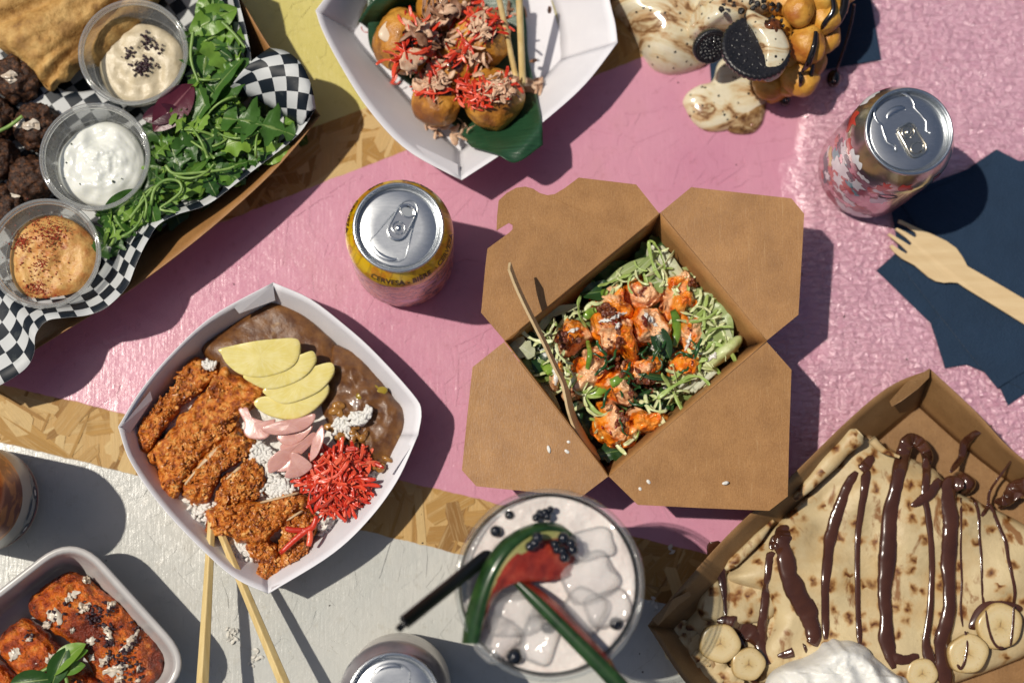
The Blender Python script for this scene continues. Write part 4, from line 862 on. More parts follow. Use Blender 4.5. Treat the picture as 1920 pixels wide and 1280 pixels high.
def cookie(name, label, cpx, z, R_, rot, squash=(1, 1), tilt=(0, 0), pattern=True):
    c = W1(*cpx, z); r = thing(name, label, "cookie", c); Tm = Matrix.Rotation(rot, 3, 'Z') @ Matrix.Rotation(tilt[0], 3, 'X') @ Matrix.Rotation(tilt[1], 3, 'Y'); Tm = np.array(Tm)
    n = 120; V = []
    prof = [(0, 4.2), (R_ * .6, 4.2), (R_ * .86, 4.2), (R_ * .9, 4.6), (R_ * .95, 4.4), (R_, 3.6), (R_, .4), (R_ * .97, 0), (0, 0)]
    for (rr, zz) in prof:
        for k in range(n):
            a = 2 * math.pi * k / n; q = rr * (1 + (.018 if (k % 3) else -.018) * (rr > R_ * .92)); V.append((q * math.cos(a), q * math.sin(a), zz))
    F = [(i * n + k, i * n + (k + 1) % n, (i + 1) * n + (k + 1) % n, (i + 1) * n + k) for i in range(len(prof) - 1) for k in range(n)]
    V = np.array(V) @ Tm.T * MM + c; mk("wafer", (V, F), M_COOK, r)
    parts = []
    for ring, cnt, s in ((.82, 50, .4), (.2, 6, 1.1), (.38, 11, 1.2), (.58, 15, 1.3), (.7, 20, .7)):
        for k in range(cnt):
            a = 2 * math.pi * k / cnt; p = np.array([R_ * ring * math.cos(a), R_ * ring * math.sin(a), 4.3]); parts.append(ball(Tm @ p * MM + c, (s * U(.7, 1.7), s * U(.6, 1.3), .45), a + U(-1, 1), 9, 6, s * .3, 500, 2, k))
    mk("embossing", join(parts), M_COOK, r); return r
cookie("round_cookie", "big dark chocolate sandwich cookie with embossed top, half under melted ice cream", (1416, 94), 60, 22.5, .3, tilt=(-.2, .1))
cookie("round_cookie", "smaller dark cookie edge poking out left of the big cookie", (1330, 84), 46, 12, .2, tilt=(.8, .1))
M_WAF = mat("bubble_waffle", [(.25, '#9a5c1c'), (.42, '#c68c34'), (.6, '#d9a648'), (.8, '#e5c170')], 70, detail=7, rough=.38, bump=.6, bscale=420, dist=.001, spots=((34, .52, .16, '#a05c1e'), (220, .68, .06, '#7a4214')))
M_CHOCB = mat("dark_syrup", [(.3, '#0b0908'), (.7, '#150f0d')], 60, rough=.06, Coat_Weight=.5)
waf = thing("bubble_waffle", "golden bubble waffle with round bumps and chocolate lines at the top edge", "waffle", [*W1(1480, 90)[:2], .002])
for i, (x, y, r_, z) in enumerate(((1498, 18, 10.5, 62), (1515, 82, 12, 52), (1498, 143, 13, 34), (1440, 158, 10, 24), (1478, 150, 10, 26), (1435, 130, 9, 34), (1545, 30, 12, 52), (1548, 70, 10, 40), (1560, 5, 12, 50), (1525, 115, 9, 38), (1530, -20, 14, 56), (1470, -5, 12, 48), (1575, -25, 13, 46), (1462, 60, 10, 42), (1480, 100, 12, 36))):
    b_ = mk("bubble", ball(W1(x, y, z), (r_, r_ * 1.12, r_ * .9), U(-.4, .4), 44, 30, 1.5, 75, 4, i), M_WAF, waf)
mk("batter_web", blob([(1430, 140), (1440, 190), (1470, 185), (1520, 160), (1545, 110), (1560, 60), (1590, 10), (1600, -50), (1480, -60), (1450, 40), (1440, 90)], 8, 36, 80, 14, 4, 1.2, 60, 3, 3), M_WAF, waf)
dr = thing("chocolate_syrup", "glossy dark chocolate syrup lines and drops running off the bubble waffle", "syrup", [*W1(1540, 100)[:2], .001])
def drz(parent, name, pts, z, w, mat_, n=26, flat=.8, taper=False):
    P = cr(np.c_[np.array(pts, float), np.broadcast_to(np.asarray(z, float), (len(pts),))], n, False)
    ww = w * (1 + .06 * np.sin(np.arange(n) * 7.0 / n + pts[0][0])) * (np.sin(np.linspace(.35, 2.8, n)) ** .35 if taper else 1)
    return mk(name, tube(W(P[:, :2], P[:, 2]), ww * MM, 10, flat), mat_, parent)
drz(dr, "line", [(1530, 60), (1527, 85), (1517, 115), (1505, 135)], [63.5, 64.5, 60, 49], 2.0, M_CHOCB, taper=True)
drz(dr, "line", [(1500, 135), (1502, 150), (1500, 165)], [48, 47, 40], 1.6, M_CHOCB, taper=True)
drz(dr, "line", [(1525, 120), (1520, 140), (1505, 168)], [50, 45, 34], 1.5, M_CHOCB, taper=True)
drz(dr, "line", [(1560, -10), (1562, 20), (1545, 45), (1540, 60)], [64, 64, 60, 52], 1.8, M_CHOCB, taper=True)
drz(dr, "line", [(1585, -20), (1582, 15), (1570, 40), (1552, 62)], [62, 58, 54, 48], 3.2, M_CHOCB, taper=True)
drz(dr, "line", [(1490, 60), (1488, 80), (1480, 90)], [56, 54, 50], 2.4, M_CHOCB, taper=True)
drz(dr, "line", [(1448, 40), (1455, 55), (1450, 75), (1455, 95), (1448, 120), (1440, 145)], [66, 67, 67, 66, 65, 60], 1.5, mat("milk_chocolate_line", '#4a2a18', rough=.12), taper=True)
drz(dr, "line", [(1430, 42), (1440, 50), (1452, 46), (1462, 52)], [64, 66, 66, 64], 4.0, mat("amber_syrup", [(.4, '#2a130a'), (.6, '#7a4420')], 200, rough=.08), taper=True)
drz(dr, "thread", [(1602, 8), (1597, 40), (1588, 75), (1576, 110), (1566, 138)], [46, 38, 30, 20, 9], .9, M_CHOCB)
mk("drop", ball(W1(1563, 148, 8), (4.9, 6.2, 5.5), -.15, 24, 16), M_CHOCB, dr)
mk("drop", ball(W1(1471, 185, 6), (3.9, 5.6, 4.5), .1, 24, 16), M_CHOCB, dr)
# ================================================================== cutlet, curry, rice
z5 = lambda pts: [(200 + x / 3, 500 + y / 3) for x, y in pts]
z6 = lambda pts: [(200 + x / 3, 800 + y / 3) for x, y in pts]
M_RICE = mat("boiled_rice", [(.3, '#dcdad3'), (.7, '#eae9e4')], 350, rough=.35, bump=.7, bscale=420, dist=.0018, Subsurface_Weight=.15, Subsurface_Radius=(.002, .002, .002))
rice = thing("boiled_rice", "white boiled rice showing between the cutlet slices and pickles", "rice", [*W1(500, 850)[:2], .002])
mk("rice_bed", blob([(300, 800), (330, 745), (400, 670), (505, 610), (600, 660), (690, 760), (712, 800), (690, 870), (640, 935), (570, 990), (500, 1035), (445, 1010), (395, 965), (345, 905)], 2, 17, 120, 24, 6, 1.2, 220, 4, 3), M_RICE, rice)
def grain(c, a, t=0.0, L=2.5): return ball(c, (L, 1.2, 1.1), a, 9, 7, .15, 300, 1, int(a * 50), tilt=t)
parts = []
for ctr_, n_, sx, sy, zz in (((375, 955), 26, 20, 22, 20), ((455, 1025), 60, 18, 22, 19), ((490, 850), 50, 16, 16, 26), ((525, 915), 70, 18, 16, 26), ((700, 905), 60, 14, 22, 18), ((672, 785), 40, 12, 8, 31), ((392, 685), 16, 8, 5, 24), ((275, 822), 10, 6, 12, 18), ((650, 940), 30, 22, 10, 18), ((610, 985), 24, 18, 12, 17), ((690, 770), 16, 6, 6, 31), ((640, 800), 26, 14, 12, 28), ((300, 905), 10, 8, 12, 17), ((420, 985), 14, 14, 10, 18)):
    for i in range(int(n_ * 1.7)): parts.append(grain(W1(random.gauss(ctr_[0], sx * .6), random.gauss(ctr_[1], sy * .6), zz + U(-1.2, 1.4)), U(0, 3.14), U(-.5, .5)))
mk("rice_grain", join(parts), M_RICE, rice, kind="stuff")
for k_, (x, y, r_, z_) in enumerate(((378, 952, 26, 17), (455, 1025, 30, 16), (492, 850, 24, 24), (528, 915, 28, 24), (695, 905, 24, 15), (672, 785, 20, 28), (635, 945, 34, 15), (570, 985, 34, 14), (330, 910, 22, 14), (275, 830, 14, 15), (420, 985, 28, 15), (345, 930, 26, 15), (400, 960, 30, 17), (440, 1010, 26, 17), (360, 900, 24, 15), (470, 1045, 22, 14), (510, 880, 26, 24), (610, 965, 34, 15), (660, 925, 26, 15), (300, 870, 20, 14))):
    mk("rice_mound", blob([(x + r_ * U(.7, 1.1) * math.cos(t), y + r_ * U(.7, 1.1) * math.sin(t)) for t in np.linspace(0, 6.28, 10, endpoint=False)], z_ - 4, 6.5, 60, 14, 2.6, 1.0, 380, 3, k_), M_RICE, rice)
M_CURRY = mat("curry_sauce", [(.3, '#4a2811'), (.5, '#653f1b'), (.75, '#805629')], 140, rough=.42, bump=.5, bscale=420, dist=.0007, spots=((70, .62, .08, '#8a6428'),), Coat_Weight=.2)
cur = thing("curry_sauce", "glossy brown curry sauce across the upper right of the white boat", "curry", [*W1(600, 660)[:2], .004])
mk("pool", blob(z5([(950, 195), (1040, 220), (1160, 300), (1275, 410), (1300, 470), (1330, 560), (1250, 660), (1100, 640), (900, 640), (700, 640), (590, 560), (540, 465), (585, 405), (720, 310), (850, 232)]), 15, 9, 110, 26, 6, .35, 180, 4, 3, edge=.8, wave=1.2, wfreq=50), M_CURRY, cur)
mk("pool", blob(z5([(1270, 450), (1330, 455), (1450, 510), (1550, 640), (1650, 760), (1700, 850), (1690, 950), (1620, 1090), (1560, 1175), (1490, 1150), (1440, 1040), (1300, 1000), (1240, 900), (1200, 760), (1230, 560)]), 15, 12, 110, 26, 5, 1.1, 160, 4, 7, edge=1.0, wave=3.0, wfreq=60), M_CURRY, cur)
M_ROUX = mat("curry_lump", [(.3, '#6a4220'), (.7, '#b5823c')], 180, rough=.2, bump=.4, Coat_Weight=.3)
for i in range(24):
    x, y = random.choice([(1300, 800), (1330, 880), (1390, 920), (1450, 950), (1400, 840), (1350, 960), (1540, 1110), (1430, 980), (1280, 900)]); x += random.gauss(0, 28); y += random.gauss(0, 26)
    mk("lump", ball(W1(200 + x / 3, 500 + y / 3, 27), (U(2.5, 5), U(1.5, 3), U(1.5, 2.5)), U(0, 3), 14, 10, .5, 200, 2, i), M_ROUX, cur)
for x, y in ((1540, 700), (1490, 690), (1440, 720)):
    mk("lump", ball(W1(200 + x / 3, 500 + y / 3, 27), (4.5, 3, 1.2), .3, 16, 10, .3, 200, 2, 3), mat("pickle_bit", '#8f7a24', rough=.25) if x == 1540 else bpy.data.materials["pickle_bit"], cur)
M_KATSU = mat("fried_crumb_coat", [(.28, '#481b05'), (.40, '#92440d'), (.50, '#c46c1b'), (.60, '#da923e'), (.76, '#e8bd7a')], 200, detail=8, rough=.38, bump=.9, bscale=520, dist=.0018, spots=((34, .6, .12, '#7a360f'),), Coat_Weight=.1)
M_CRUMB = mat("fried_crumb", [(.35, '#6e300a'), (.5, '#bd6c20'), (.7, '#e2b066')], 220, rough=.4)
M_MEAT = mat("cutlet_meat", [(.3, '#b8956a'), (.7, '#d3bb98')], 150, rough=.45, bump=.4)
KS = [("longest cutlet slice at the far left of the boat", z5([(495, 515), (560, 555), (645, 600), (560, 690), (430, 800), (330, 920), (260, 1030), (215, 1065), (172, 990), (200, 880), (300, 770), (385, 690), (430, 600)]), 17),
      ("widest cutlet slice, beside the yellow radish", z5([(655, 590), (760, 620), (885, 695), (865, 770), (740, 860), (735, 920), (600, 1040), (480, 1165), (410, 1280), (365, 1320), (310, 1290), (295, 1190), (290, 1130), (245, 1065), (330, 960), (450, 820), (560, 700)]), 20),
      ("narrow cutlet slice, third from the left", z6([(740, 20), (830, 80), (820, 150), (700, 230), (640, 300), (560, 435), (480, 420), (432, 320), (520, 210), (620, 110)]), 21),
      ("short stubby cutlet slice below the pink ginger", z6([(830, 170), (880, 210), (910, 300), (870, 390), (760, 430), (650, 455), (620, 400), (670, 290), (740, 225)]), 21),
      ("cutlet slice lying crosswise over the chopstick tips", z6([(600, 455), (700, 430), (860, 425), (1000, 390), (1080, 368), (1140, 415), (1085, 480), (985, 560), (900, 640), (800, 650), (700, 615), (605, 610), (565, 560)]), 24),
      ("cutlet slice with red ginger shreds lying across it", z6([(1100, 460), (1165, 485), (1185, 560), (1150, 660), (1105, 740), (1040, 810), (985, 790), (970, 700), (1000, 600), (1000, 520)]), 19),
      ("cutlet end piece pointing at the lowest corner of the boat", z6([(800, 645), (900, 640), (965, 700), (990, 800), (960, 860), (900, 888), (852, 850), (870, 760), (810, 700)]), 17)]
for i, (lb_, out, zb_) in enumerate(KS):
    hgt = 15 if i != 4 else 13
    c_ = np.mean(out, 0); out2 = [tuple(c_ + (np.array(p) - c_) * 1.05) for p in out]
    V, F = blob(out2, zb_ - 4, hgt, 170, 34, 4.5, 2.3, 300, 5, i * 3 + 1, edge=2.2)
    o = mk("cutlet_slice", (V, F), M_KATSU, label=lb_, cat="cutlet", group="slices of fried cutlet")
    parts = []; ctop = V[V[:, 2] > V[:, 2].max() - .0075]
    for k in range(520):
        p = ctop[random.randrange(len(ctop))]; s = .3 + 1.2 * random.random() ** 2.2; parts.append(ball(p + [U(-1, 1) * MM, U(-1, 1) * MM, s * .3 * MM], (s * U(.8, 1.9), s * U(.5, 1), s * .35), U(0, 3), 7, 5, s * .8, 900, 2, k, tilt=U(-.7, .7)))
    mk("crumb", join(parts), M_CRUMB, o, kind="stuff", smooth=False)
for pts in (z6([(632, 105), (560, 165), (470, 275), (438, 318), (452, 322), (520, 240), (640, 125)]), z6([(745, 222), (700, 260), (668, 292), (680, 300), (760, 235)]), z6([(870, 418), (990, 388), (1072, 366), (1070, 380), (960, 412), (880, 430)]), z6([(1015, 520), (1090, 470), (1100, 480), (1030, 525)])):
    mk("cut_face", blob(pts, 30, 2.2, 40, 5, 3, .3, 300, 2, 3), M_MEAT, [x for x in bpy.data.objects if x.name.startswith("cutlet_slice")][2 if pts[0][1] < 850 else 4])
def radish_mat(name, a, b, ring):
    t = NT(name); co = t.coord('Object'); g = t.noise(co, 120, 4); col = t.ramp(g, [(.3, a), (.7, b)])
    tc = t.n("TexCoord"); mp = t.n("Mapping"); t.set(mp.inputs[0], tc.outputs["UV"]); mp.inputs["Scale"].default_value = (1.2, 26, 1); fib = t.noise(mp.outputs[0], 1.6, 4, .6)
    col = t.mix(t.ramp(fib, [(.45, 0.0), (.75, .55)]), col, ring); g = t.math('ADD', g, t.math('MULTIPLY', fib, .8))
    return t.fin(col, .25, t.bump(g, .12, .001), Subsurface_Weight=.3, Subsurface_Radius=(.004, .004, .0015), Coat_Weight=.5, Coat_Roughness=.12)
M_DAI = radish_mat("yellow_radish", '#dccb70', '#e6da94', '#efe7ba')
def half_disc(c, r, ang, n=26, flat=.62):
    pts = [(r * math.cos(a), r * flat * math.sin(a)) for a in np.linspace(0, math.pi, n)]; ca, sa = math.cos(ang), math.sin(ang)
    return [(c[0] + x * ca - y * sa, c[1] + x * sa + y * ca) for x, y in pts]
def slice_mesh(out, z, t, tilt=(0, 0), amp=.15, seed=1):
    q = np.array(out, float); P = W(q, z); c = P.mean(0); n = len(P); P[:, 2] += (P[:, 0] - c[0]) * tilt[0] + (P[:, 1] - c[1]) * tilt[1]
    rows = [c + (P - c) * .0, c + (P - c) * .5, c + (P - c) * .9, c + (P - c) * .975 - [0, 0, .15 * MM], P - [0, 0, .6 * MM], P - [0, 0, (t - .5) * MM], c + (P - c) * .97 - [0, 0, t * MM], c + (P - c) * .0 - [0, 0, t * MM]]
    V, F = loft(rows, True); V[:, 2] += vnoise(V * 80, seed) * amp * MM; return V, F, [(s_, k / n) for s_ in (0, .5, .9, .975, 1, 1, .97, 0) for k in range(n)]
for i, (out, z, lb_) in enumerate(((z5([(640, 462), (800, 425), (930, 408), (1068, 405), (1086, 470), (1062, 540), (985, 590), (855, 620), (745, 600), (675, 545), (648, 495)]), 42, "topmost yellow radish slice, a whole half-moon on the curry"),
                              (z5([(770, 610), (880, 560), (1000, 530), (1100, 490), (1162, 475), (1176, 530), (1125, 605), (1030, 660), (905, 687), (810, 650)]), 39, "second yellow radish slice from the top of the fan"),
                              (z5([(880, 690), (960, 640), (1080, 600), (1180, 555), (1265, 540), (1276, 600), (1205, 690), (1085, 750), (985, 768), (900, 725)]), 36, "third yellow radish slice, reaching furthest right over the curry"),
                              (z5([(832, 755), (885, 728), (1000, 735), (1100, 710), (1190, 670), (1245, 660), (1238, 725), (1155, 812), (1045, 857), (925, 840), (845, 795)]), 33, "lowest yellow radish slice, touching the pink ginger"))):
    V, F, uv = slice_mesh(cr(out, 60), z, 7.5, (-.05, .16), .8, i); mk("radish_slice", (V, F), M_DAI, uv=uv, label=lb_, cat="radish", group="yellow pickled radish slices", auto=50)
M_PGIN = radish_mat("pink_ginger", '#c08a80', '#d2a298', '#e0bcb2')
pg = thing("pink_ginger", "folded pale pink pickled ginger slices below the yellow radish", "pickle", [*W1(550, 830)[:2], .02])
for i, (out, z, tl) in enumerate((([(740, 800), (790, 790), (810, 840), (900, 870), (950, 860), (905, 960), (810, 965), (770, 930), (775, 880)], 31, (.1, 0)), ([(870, 905), (960, 870), (1080, 850), (1168, 825), (1165, 870), (1100, 920), (980, 945), (900, 935)], 35, (0, .2)),
                           ([(960, 950), (1050, 930), (1150, 890), (1150, 920), (1090, 980), (1020, 1005), (975, 985)], 32, (.1, 0)), ([(910, 1090), (960, 1040), (1080, 990), (1160, 930), (1180, 960), (1100, 1050), (1000, 1120), (920, 1160), (905, 1130)], 33, (-.1, .2)),
                           ([(1140, 1085), (1150, 1000), (1180, 930), (1215, 890), (1225, 960), (1190, 1050), (1155, 1088)], 37, (.35, 0)), ([(1000, 1180), (1030, 1110), (1050, 1040), (1155, 1110), (1120, 1160), (1060, 1185)], 36, (0, .25)), ([(930, 1080), (1000, 1060), (1090, 1060), (1060, 1130), (960, 1150)], 31, (0, 0)), ([(980, 1000), (1080, 960), (1140, 960), (1090, 1030), (1000, 1050)], 31, (0, -.2)))):
    V, F, uv = slice_mesh(cr(z5(out), 40), z, 1.8, tl, 1.6, i); mk("slice", (V, F), M_PGIN, pg, uv=uv)
red = thing("red_ginger", "heap of bright red shredded ginger in the curry boat", "pickle", [*W1(620, 900)[:2], .02])
RP = z6([(1010, 260), (1090, 200), (1180, 140), (1260, 100), (1400, 110), (1490, 120), (1500, 180), (1450, 260), (1480, 330), (1480, 420), (1380, 480), (1280, 510), (1210, 520), (1150, 440), (1060, 320)])
rc = np.mean(RP, 0); RP = [tuple(rc + (np.array(p) - rc) * .82) for p in RP]
for i in range(290):
    x, y = rpoly(RP); d = math.hypot(x - rc[0], y - rc[1]); strip(red, "shred", x, y, 24 + max(0, 13 - d * .16) + U(-2, 3), U(22, 52), U(.8, 2.6), M_RGIN, .22, .9, 1.5)
for pts in (z6([(975, 712), (1040, 650), (1110, 590), (1160, 560), (1180, 500)]), z6([(1005, 570), (1050, 580), (1110, 580)]), z6([(1140, 570), (1145, 620), (1135, 670)]), z6([(1420, 330), (1460, 400), (1500, 432)])):
    drz(red, "shred", pts, 36 if pts[0][0] < 640 else 26, 2.0, M_RGIN, 14, .5, True)
def chop(name, a, b, za, zb_, label, ra=2.0, rb=3.2):
    A, B = W1(*a, za), W1(*b, zb_); n = 10; P = np.linspace(A, B, n); V, F = tube(P, np.linspace(ra, rb, n) * MM * 1.2, 4); o = mk(name, (V, F), M_BAMBOO, label=label, cat="chopstick", smooth=False)
    md = o.modifiers.new("b", 'BEVEL'); md.width = .0007; md.segments = 2
chop("chopstick", (398, 955), (378, 1310), 24, 46, "left bamboo chopstick, nearly upright in the picture, resting in the boat", 2.2, 3.6)
chop("chopstick", (408, 985), (545, 1310), 24, 46, "right bamboo chopstick, slanting to the lower right from the boat", 2.2, 3.4)

# ================================================================== contents of the kraft box
z8 = lambda x, y: (930 + x / 2.909, 430 + y / 2.909)
M_LET = leaf_mat("pale_lettuce", '#6d8a3a', '#b9c88a', '#dfe4c4', .35, .3)
M_LETW = leaf_mat("white_lettuce_rib", '#b3bd8c', '#d6dac0', '#e6e8d8', .35, .3)
M_DKG = leaf_mat("dark_greens", '#16301a', '#33552a', '#6a8a48', .3, .15)
M_CABB = mat('pale_cabbage', [(.3, '#b4c07a'), (.7, '#dfe3bc')], 200, rough=.35)
M_CABG = mat('green_cabbage', [(.3, '#7f9a45'), (.7, '#a9bd70')], 200, rough=.35)
bs = thing("lettuce_bed", "shredded pale and dark green lettuce filling the kraft box under the chicken", "lettuce", [*W1(1190, 660)[:2], .004])
mk("packed_lettuce", blob([(1235, 445), (1400, 640), (1145, 850), (985, 640)], 2, 26, 80, 14, 8, 3, 110, 3, 3, smooth=False) if False else blob([(1235, 455), (1320, 545), (1390, 640), (1270, 750), (1145, 838), (1065, 740), (990, 640), (1110, 545)], 2, 24, 80, 16, 8, 3, 110, 3, 3), mat("packed_greens", [(.3, '#33471c'), (.7, '#6d8440')], 90, rough=.5, bump=.6), bs)
for (x, y, ang, L, kd, m_, z) in ((620, 260, .6, 40, 'oval', M_DKG, 36), (700, 230, .55, 40, 'long', M_LET, 42), (800, 200, .75, 34, 'long', M_LET, 42), (900, 190, -1.05, 42, 'oval', M_LETW, 40), (960, 180, -.95, 36, 'long', M_LETW, 42), (900, 280, .3, 30, 'curly', M_LET, 40), (850, 120, .6, 34, 'curly', M_DKG, 34), (1020, 260, -.8, 26, 'curly', M_LET, 40), (1120, 420, -1.1, 36, 'curly', M_LET, 42), (1200, 490, -1.1, 44, 'oval', M_LET, 42), (1210, 560, -1.0, 36, 'oval', M_LETW, 40), (1090, 370, -.9, 26, 'curly', M_LET, 38), (560, 340, .1, 34, 'oval', M_DKG, 44), (330, 450, .3, 36, 'long', M_LETW, 40), (270, 500, 1.0, 30, 'long', M_LETW, 40),
                               (135, 640, -.6, 24, 'curly', M_LETW, 46), (200, 770, -.2, 38, 'oval', M_LET, 40), (265, 740, -1.0, 40, 'oval', M_DKG, 40), (290, 900, -1.1, 40, 'long', M_LETW, 38), (220, 640, -1.2, 30, 'oval', M_DKG, 38), (450, 1020, -1.0, 40, 'oval', M_DKG, 30), (620, 1215, .2, 24, 'curly', M_DKG, 34), (740, 1140, 1.3, 30, 'long', M_LET, 32), (1180, 600, .6, 30, 'oval', M_LET, 40), (380, 650, -.9, 30, 'oval', M_DKG, 32), (420, 1000, -1.1, 34, 'long', M_DKG, 30), (1000, 900, .4, 30, 'curly', M_LET, 32), (900, 940, .5, 30, 'curly', M_DKG, 32), (1100, 560, -1, 34, 'long', M_LET, 42), (780, 1100, .8, 26, 'long', M_LET, 32)):
    V, F, uv = leaf(W1(*z8(x, y), z), -ang if False else ang, L * .8, kd, .5, 0, random.gauss(0, .3), cup=.3, wob=.12); mk("lettuce_leaf", (V, F), m_, bs, uv=uv)
for i in range(190):
    s_ = U(0, 1); ed = random.choice([((880, 60), (1330, 560)), ((880, 60), (1330, 560)), ((120, 620), (840, 90)), ((1330, 620), (760, 1190)), ((140, 640), (620, 1210)), ((1330, 620), (980, 930))]); x = ed[0][0] + (ed[1][0] - ed[0][0]) * s_; y = ed[0][1] + (ed[1][1] - ed[0][1]) * s_
    x += (730 - x) * U(.06, .3); y += (640 - y) * U(.06, .3); a_ = U(0, 6.28); l_ = U(60, 150)
    V, F, uv = leaf(W1(*z8(x, y), U(36, 50)), a_, U(11, 30), 'ribbon', U(-1.2, 1.6), U(-.2, .2), random.gauss(0, .6), m=12, cup=U(-.4, .5), wob=.4, side=random.choice((-1, 1)) * U(.2, 2.2))
    mk("cabbage_shred", (V, F), random.choice([M_CABB, M_CABB, M_CABG]), bs, solid=.3)
for i in range(14):
    x, y = 1110 + random.gauss(0, 30), 850 + random.gauss(0, 28); P = cr([z8(x - 50, y + 45), z8(x - 5 + U(-12, 12), y + U(-10, 10)), z8(x + 45, y - 45)], 12, False)
    mk("lettuce_shred", tube(W(P, 38 + U(-2, 4)), U(.9, 1.8) * MM, 6, .4), M_LETW, bs)
mk("lettuce_heart", blob([z8(*p) for p in ((1110, 745), (1150, 690), (1220, 630), (1310, 580), (1345, 590), (1330, 640), (1260, 710), (1180, 760), (1125, 762))], 40, 11, 60, 14, 2.2, .8, 150, 3, 6), mat("lettuce_heart", [(.3, '#a3b565'), (.55, '#cdd6a4'), (.75, '#dcdcbc')], 70, rough=.3, bump=.4, bscale=200), bs)
M_CHK = mat("glazed_chicken", [(.28, '#8a2c06'), (.38, '#d0580c'), (.52, '#e8841a'), (.7, '#f0ac54')], 130, detail=7, rough=.14, bump=.8, bscale=300, dist=.0013, spots=((48, .5, .07, '#eab88a'), (70, .6, .07, '#6a1f0a'), (160, .64, .05, '#4a120a')), Coat_Weight=.7)
CK = [(640, 440, 95, 105, 40, "chicken piece with browned top just left of centre, near the box's upper wall"), (775, 360, 85, 100, 36, "chicken piece nearest the upper corner, coated in pale orange sauce"), (985, 320, 75, 95, 38, "knobbly chicken piece nearest the right-hand upper wall"), (1010, 410, 70, 80, 41, "chicken piece under the tall green pepper strip"), (390, 600, 110, 90, 40, "chicken piece crossed by the wooden fork handle"),
      (600, 560, 105, 95, 46, "big chicken piece in the centre with white sauce streaks"), (690, 610, 90, 100, 47, "chicken piece in the centre touching the crumbled bacon"), (840, 530, 105, 110, 44, "chicken piece right of centre with three white sauce dots"), (1050, 560, 75, 110, 40, "reddish chicken piece along the right-hand side"), (1035, 740, 75, 85, 40, "small dark chicken piece by the pale lettuce heart"),
      (470, 820, 100, 95, 41, "chicken piece beside the fork, lower left, under pink sauce"), (525, 735, 80, 85, 45, "crusty orange chicken piece left of the bacon crumbs"), (650, 880, 130, 75, 44, "wide chicken piece under the lower green pepper strip"), (640, 1080, 115, 125, 40, "large chicken piece in the lowest corner, spotted with chilli flakes"), (810, 1050, 90, 90, 40, "smooth amber chicken piece beside the lowest corner piece"), (790, 770, 90, 70, 43, "chicken piece hidden under the crumbled bacon"), (330, 800, 50, 85, 40, "thin chicken strip along the fork's left side")]
for i, (x, y, a_, b_, z, lb_) in enumerate(CK):
    out = []
    for t_ in np.linspace(0, 6.283, 11, endpoint=False):
        k = .98 + .2 * math.sin(2 * t_ + i) + .1 * math.sin(3 * t_ + i * 2) + U(-.18, .18); out.append(z8(x + a_ * 1.12 * k * math.cos(t_), y + b_ * 1.12 * k * math.sin(t_)))
    mk("chicken_piece", blob(out, z - 14, 24, 110, 34, 2.5, 4.2, 120, 5, i * 5 + 2, edge=3.0), M_CHK, label=lb_, cat="chicken", group="glazed chicken pieces in the kraft box")
ZC = zlook([o for o in bpy.data.objects if o.name.startswith('chicken_piece')] + [o for o in bpy.data.objects if o.name.startswith(('packed_lettuce', 'lettuce_heart'))], default=30)
M_PEP = mat("green_pepper", [(.3, '#3f6a20'), (.6, '#7a9a3a'), (.8, '#a5b860')], 90, rough=.25, Coat_Weight=.2)
grn = thing("green_pepper_strips", "glossy green pepper and scallion strips on top of the chicken", "vegetable", [*W1(1190, 650)[:2], .045])
for pts, w in (([(965, 440), (985, 500), (985, 570), (970, 640)], 4.2), ([(500, 910), (570, 880), (650, 830), (710, 800)], 4.2), ([(480, 360), (530, 350), (600, 345)], 4.4), ([(470, 490), (510, 460), (540, 440)], 4.2), ([(500, 610), (512, 680), (498, 760)], 2.4), ([(230, 700), (270, 740), (300, 790)], 4.4)):
    drz(grn, "pepper_strip", [z8(*p) for p in pts], [ZC(*z8(*p)) + .5 for p in pts], w * .72, M_PEP, 18, .5, True)
M_HERB = mat("dark_herb", [(.3, '#123018'), (.7, '#2f5a2a')], 200, rough=.3)
for i in range(34):
    x, y = random.choice([(600, 740), (720, 800), (780, 870), (850, 900), (690, 960), (760, 950), (900, 800), (830, 720), (620, 860), (1080, 690), (930, 960), (870, 640)]); x += random.gauss(0, 22); y += random.gauss(0, 22)
    p = z8(x, y); strip(grn, "scallion_shred", p[0], p[1], ZC(*p) + U(.5, 3), U(18, 55), U(.6, 1.2), M_HERB, .5, 2.4, 3)
for (x, y, ang, L, w) in ((900, 600, -1.15, 44, 'oval'), (935, 660, -1.3, 38, 'oval'), (860, 800, -.15, 40, 'long'), (780, 920, .6, 34, 'long'), (840, 955, .2, 30, 'long'), (960, 880, .5, 24, 'curly')):
    V, F, uv = leaf(W1(*z8(x, y), ZC(*z8(x, y)) + 3), ang, L * .55, w, .5, 0, random.gauss(0, .3), cup=.3); mk("herb_leaf", (V, F), M_DKG, grn, uv=uv)
M_MAYO = mat("white_mayonnaise", [(.3, '#d8d6ce'), (.7, '#e6e4de')], 200, rough=.2)
may = thing("mayonnaise", "white and pink mayonnaise streaks and dots over the chicken", "sauce", [*W1(1180, 620)[:2], .05])
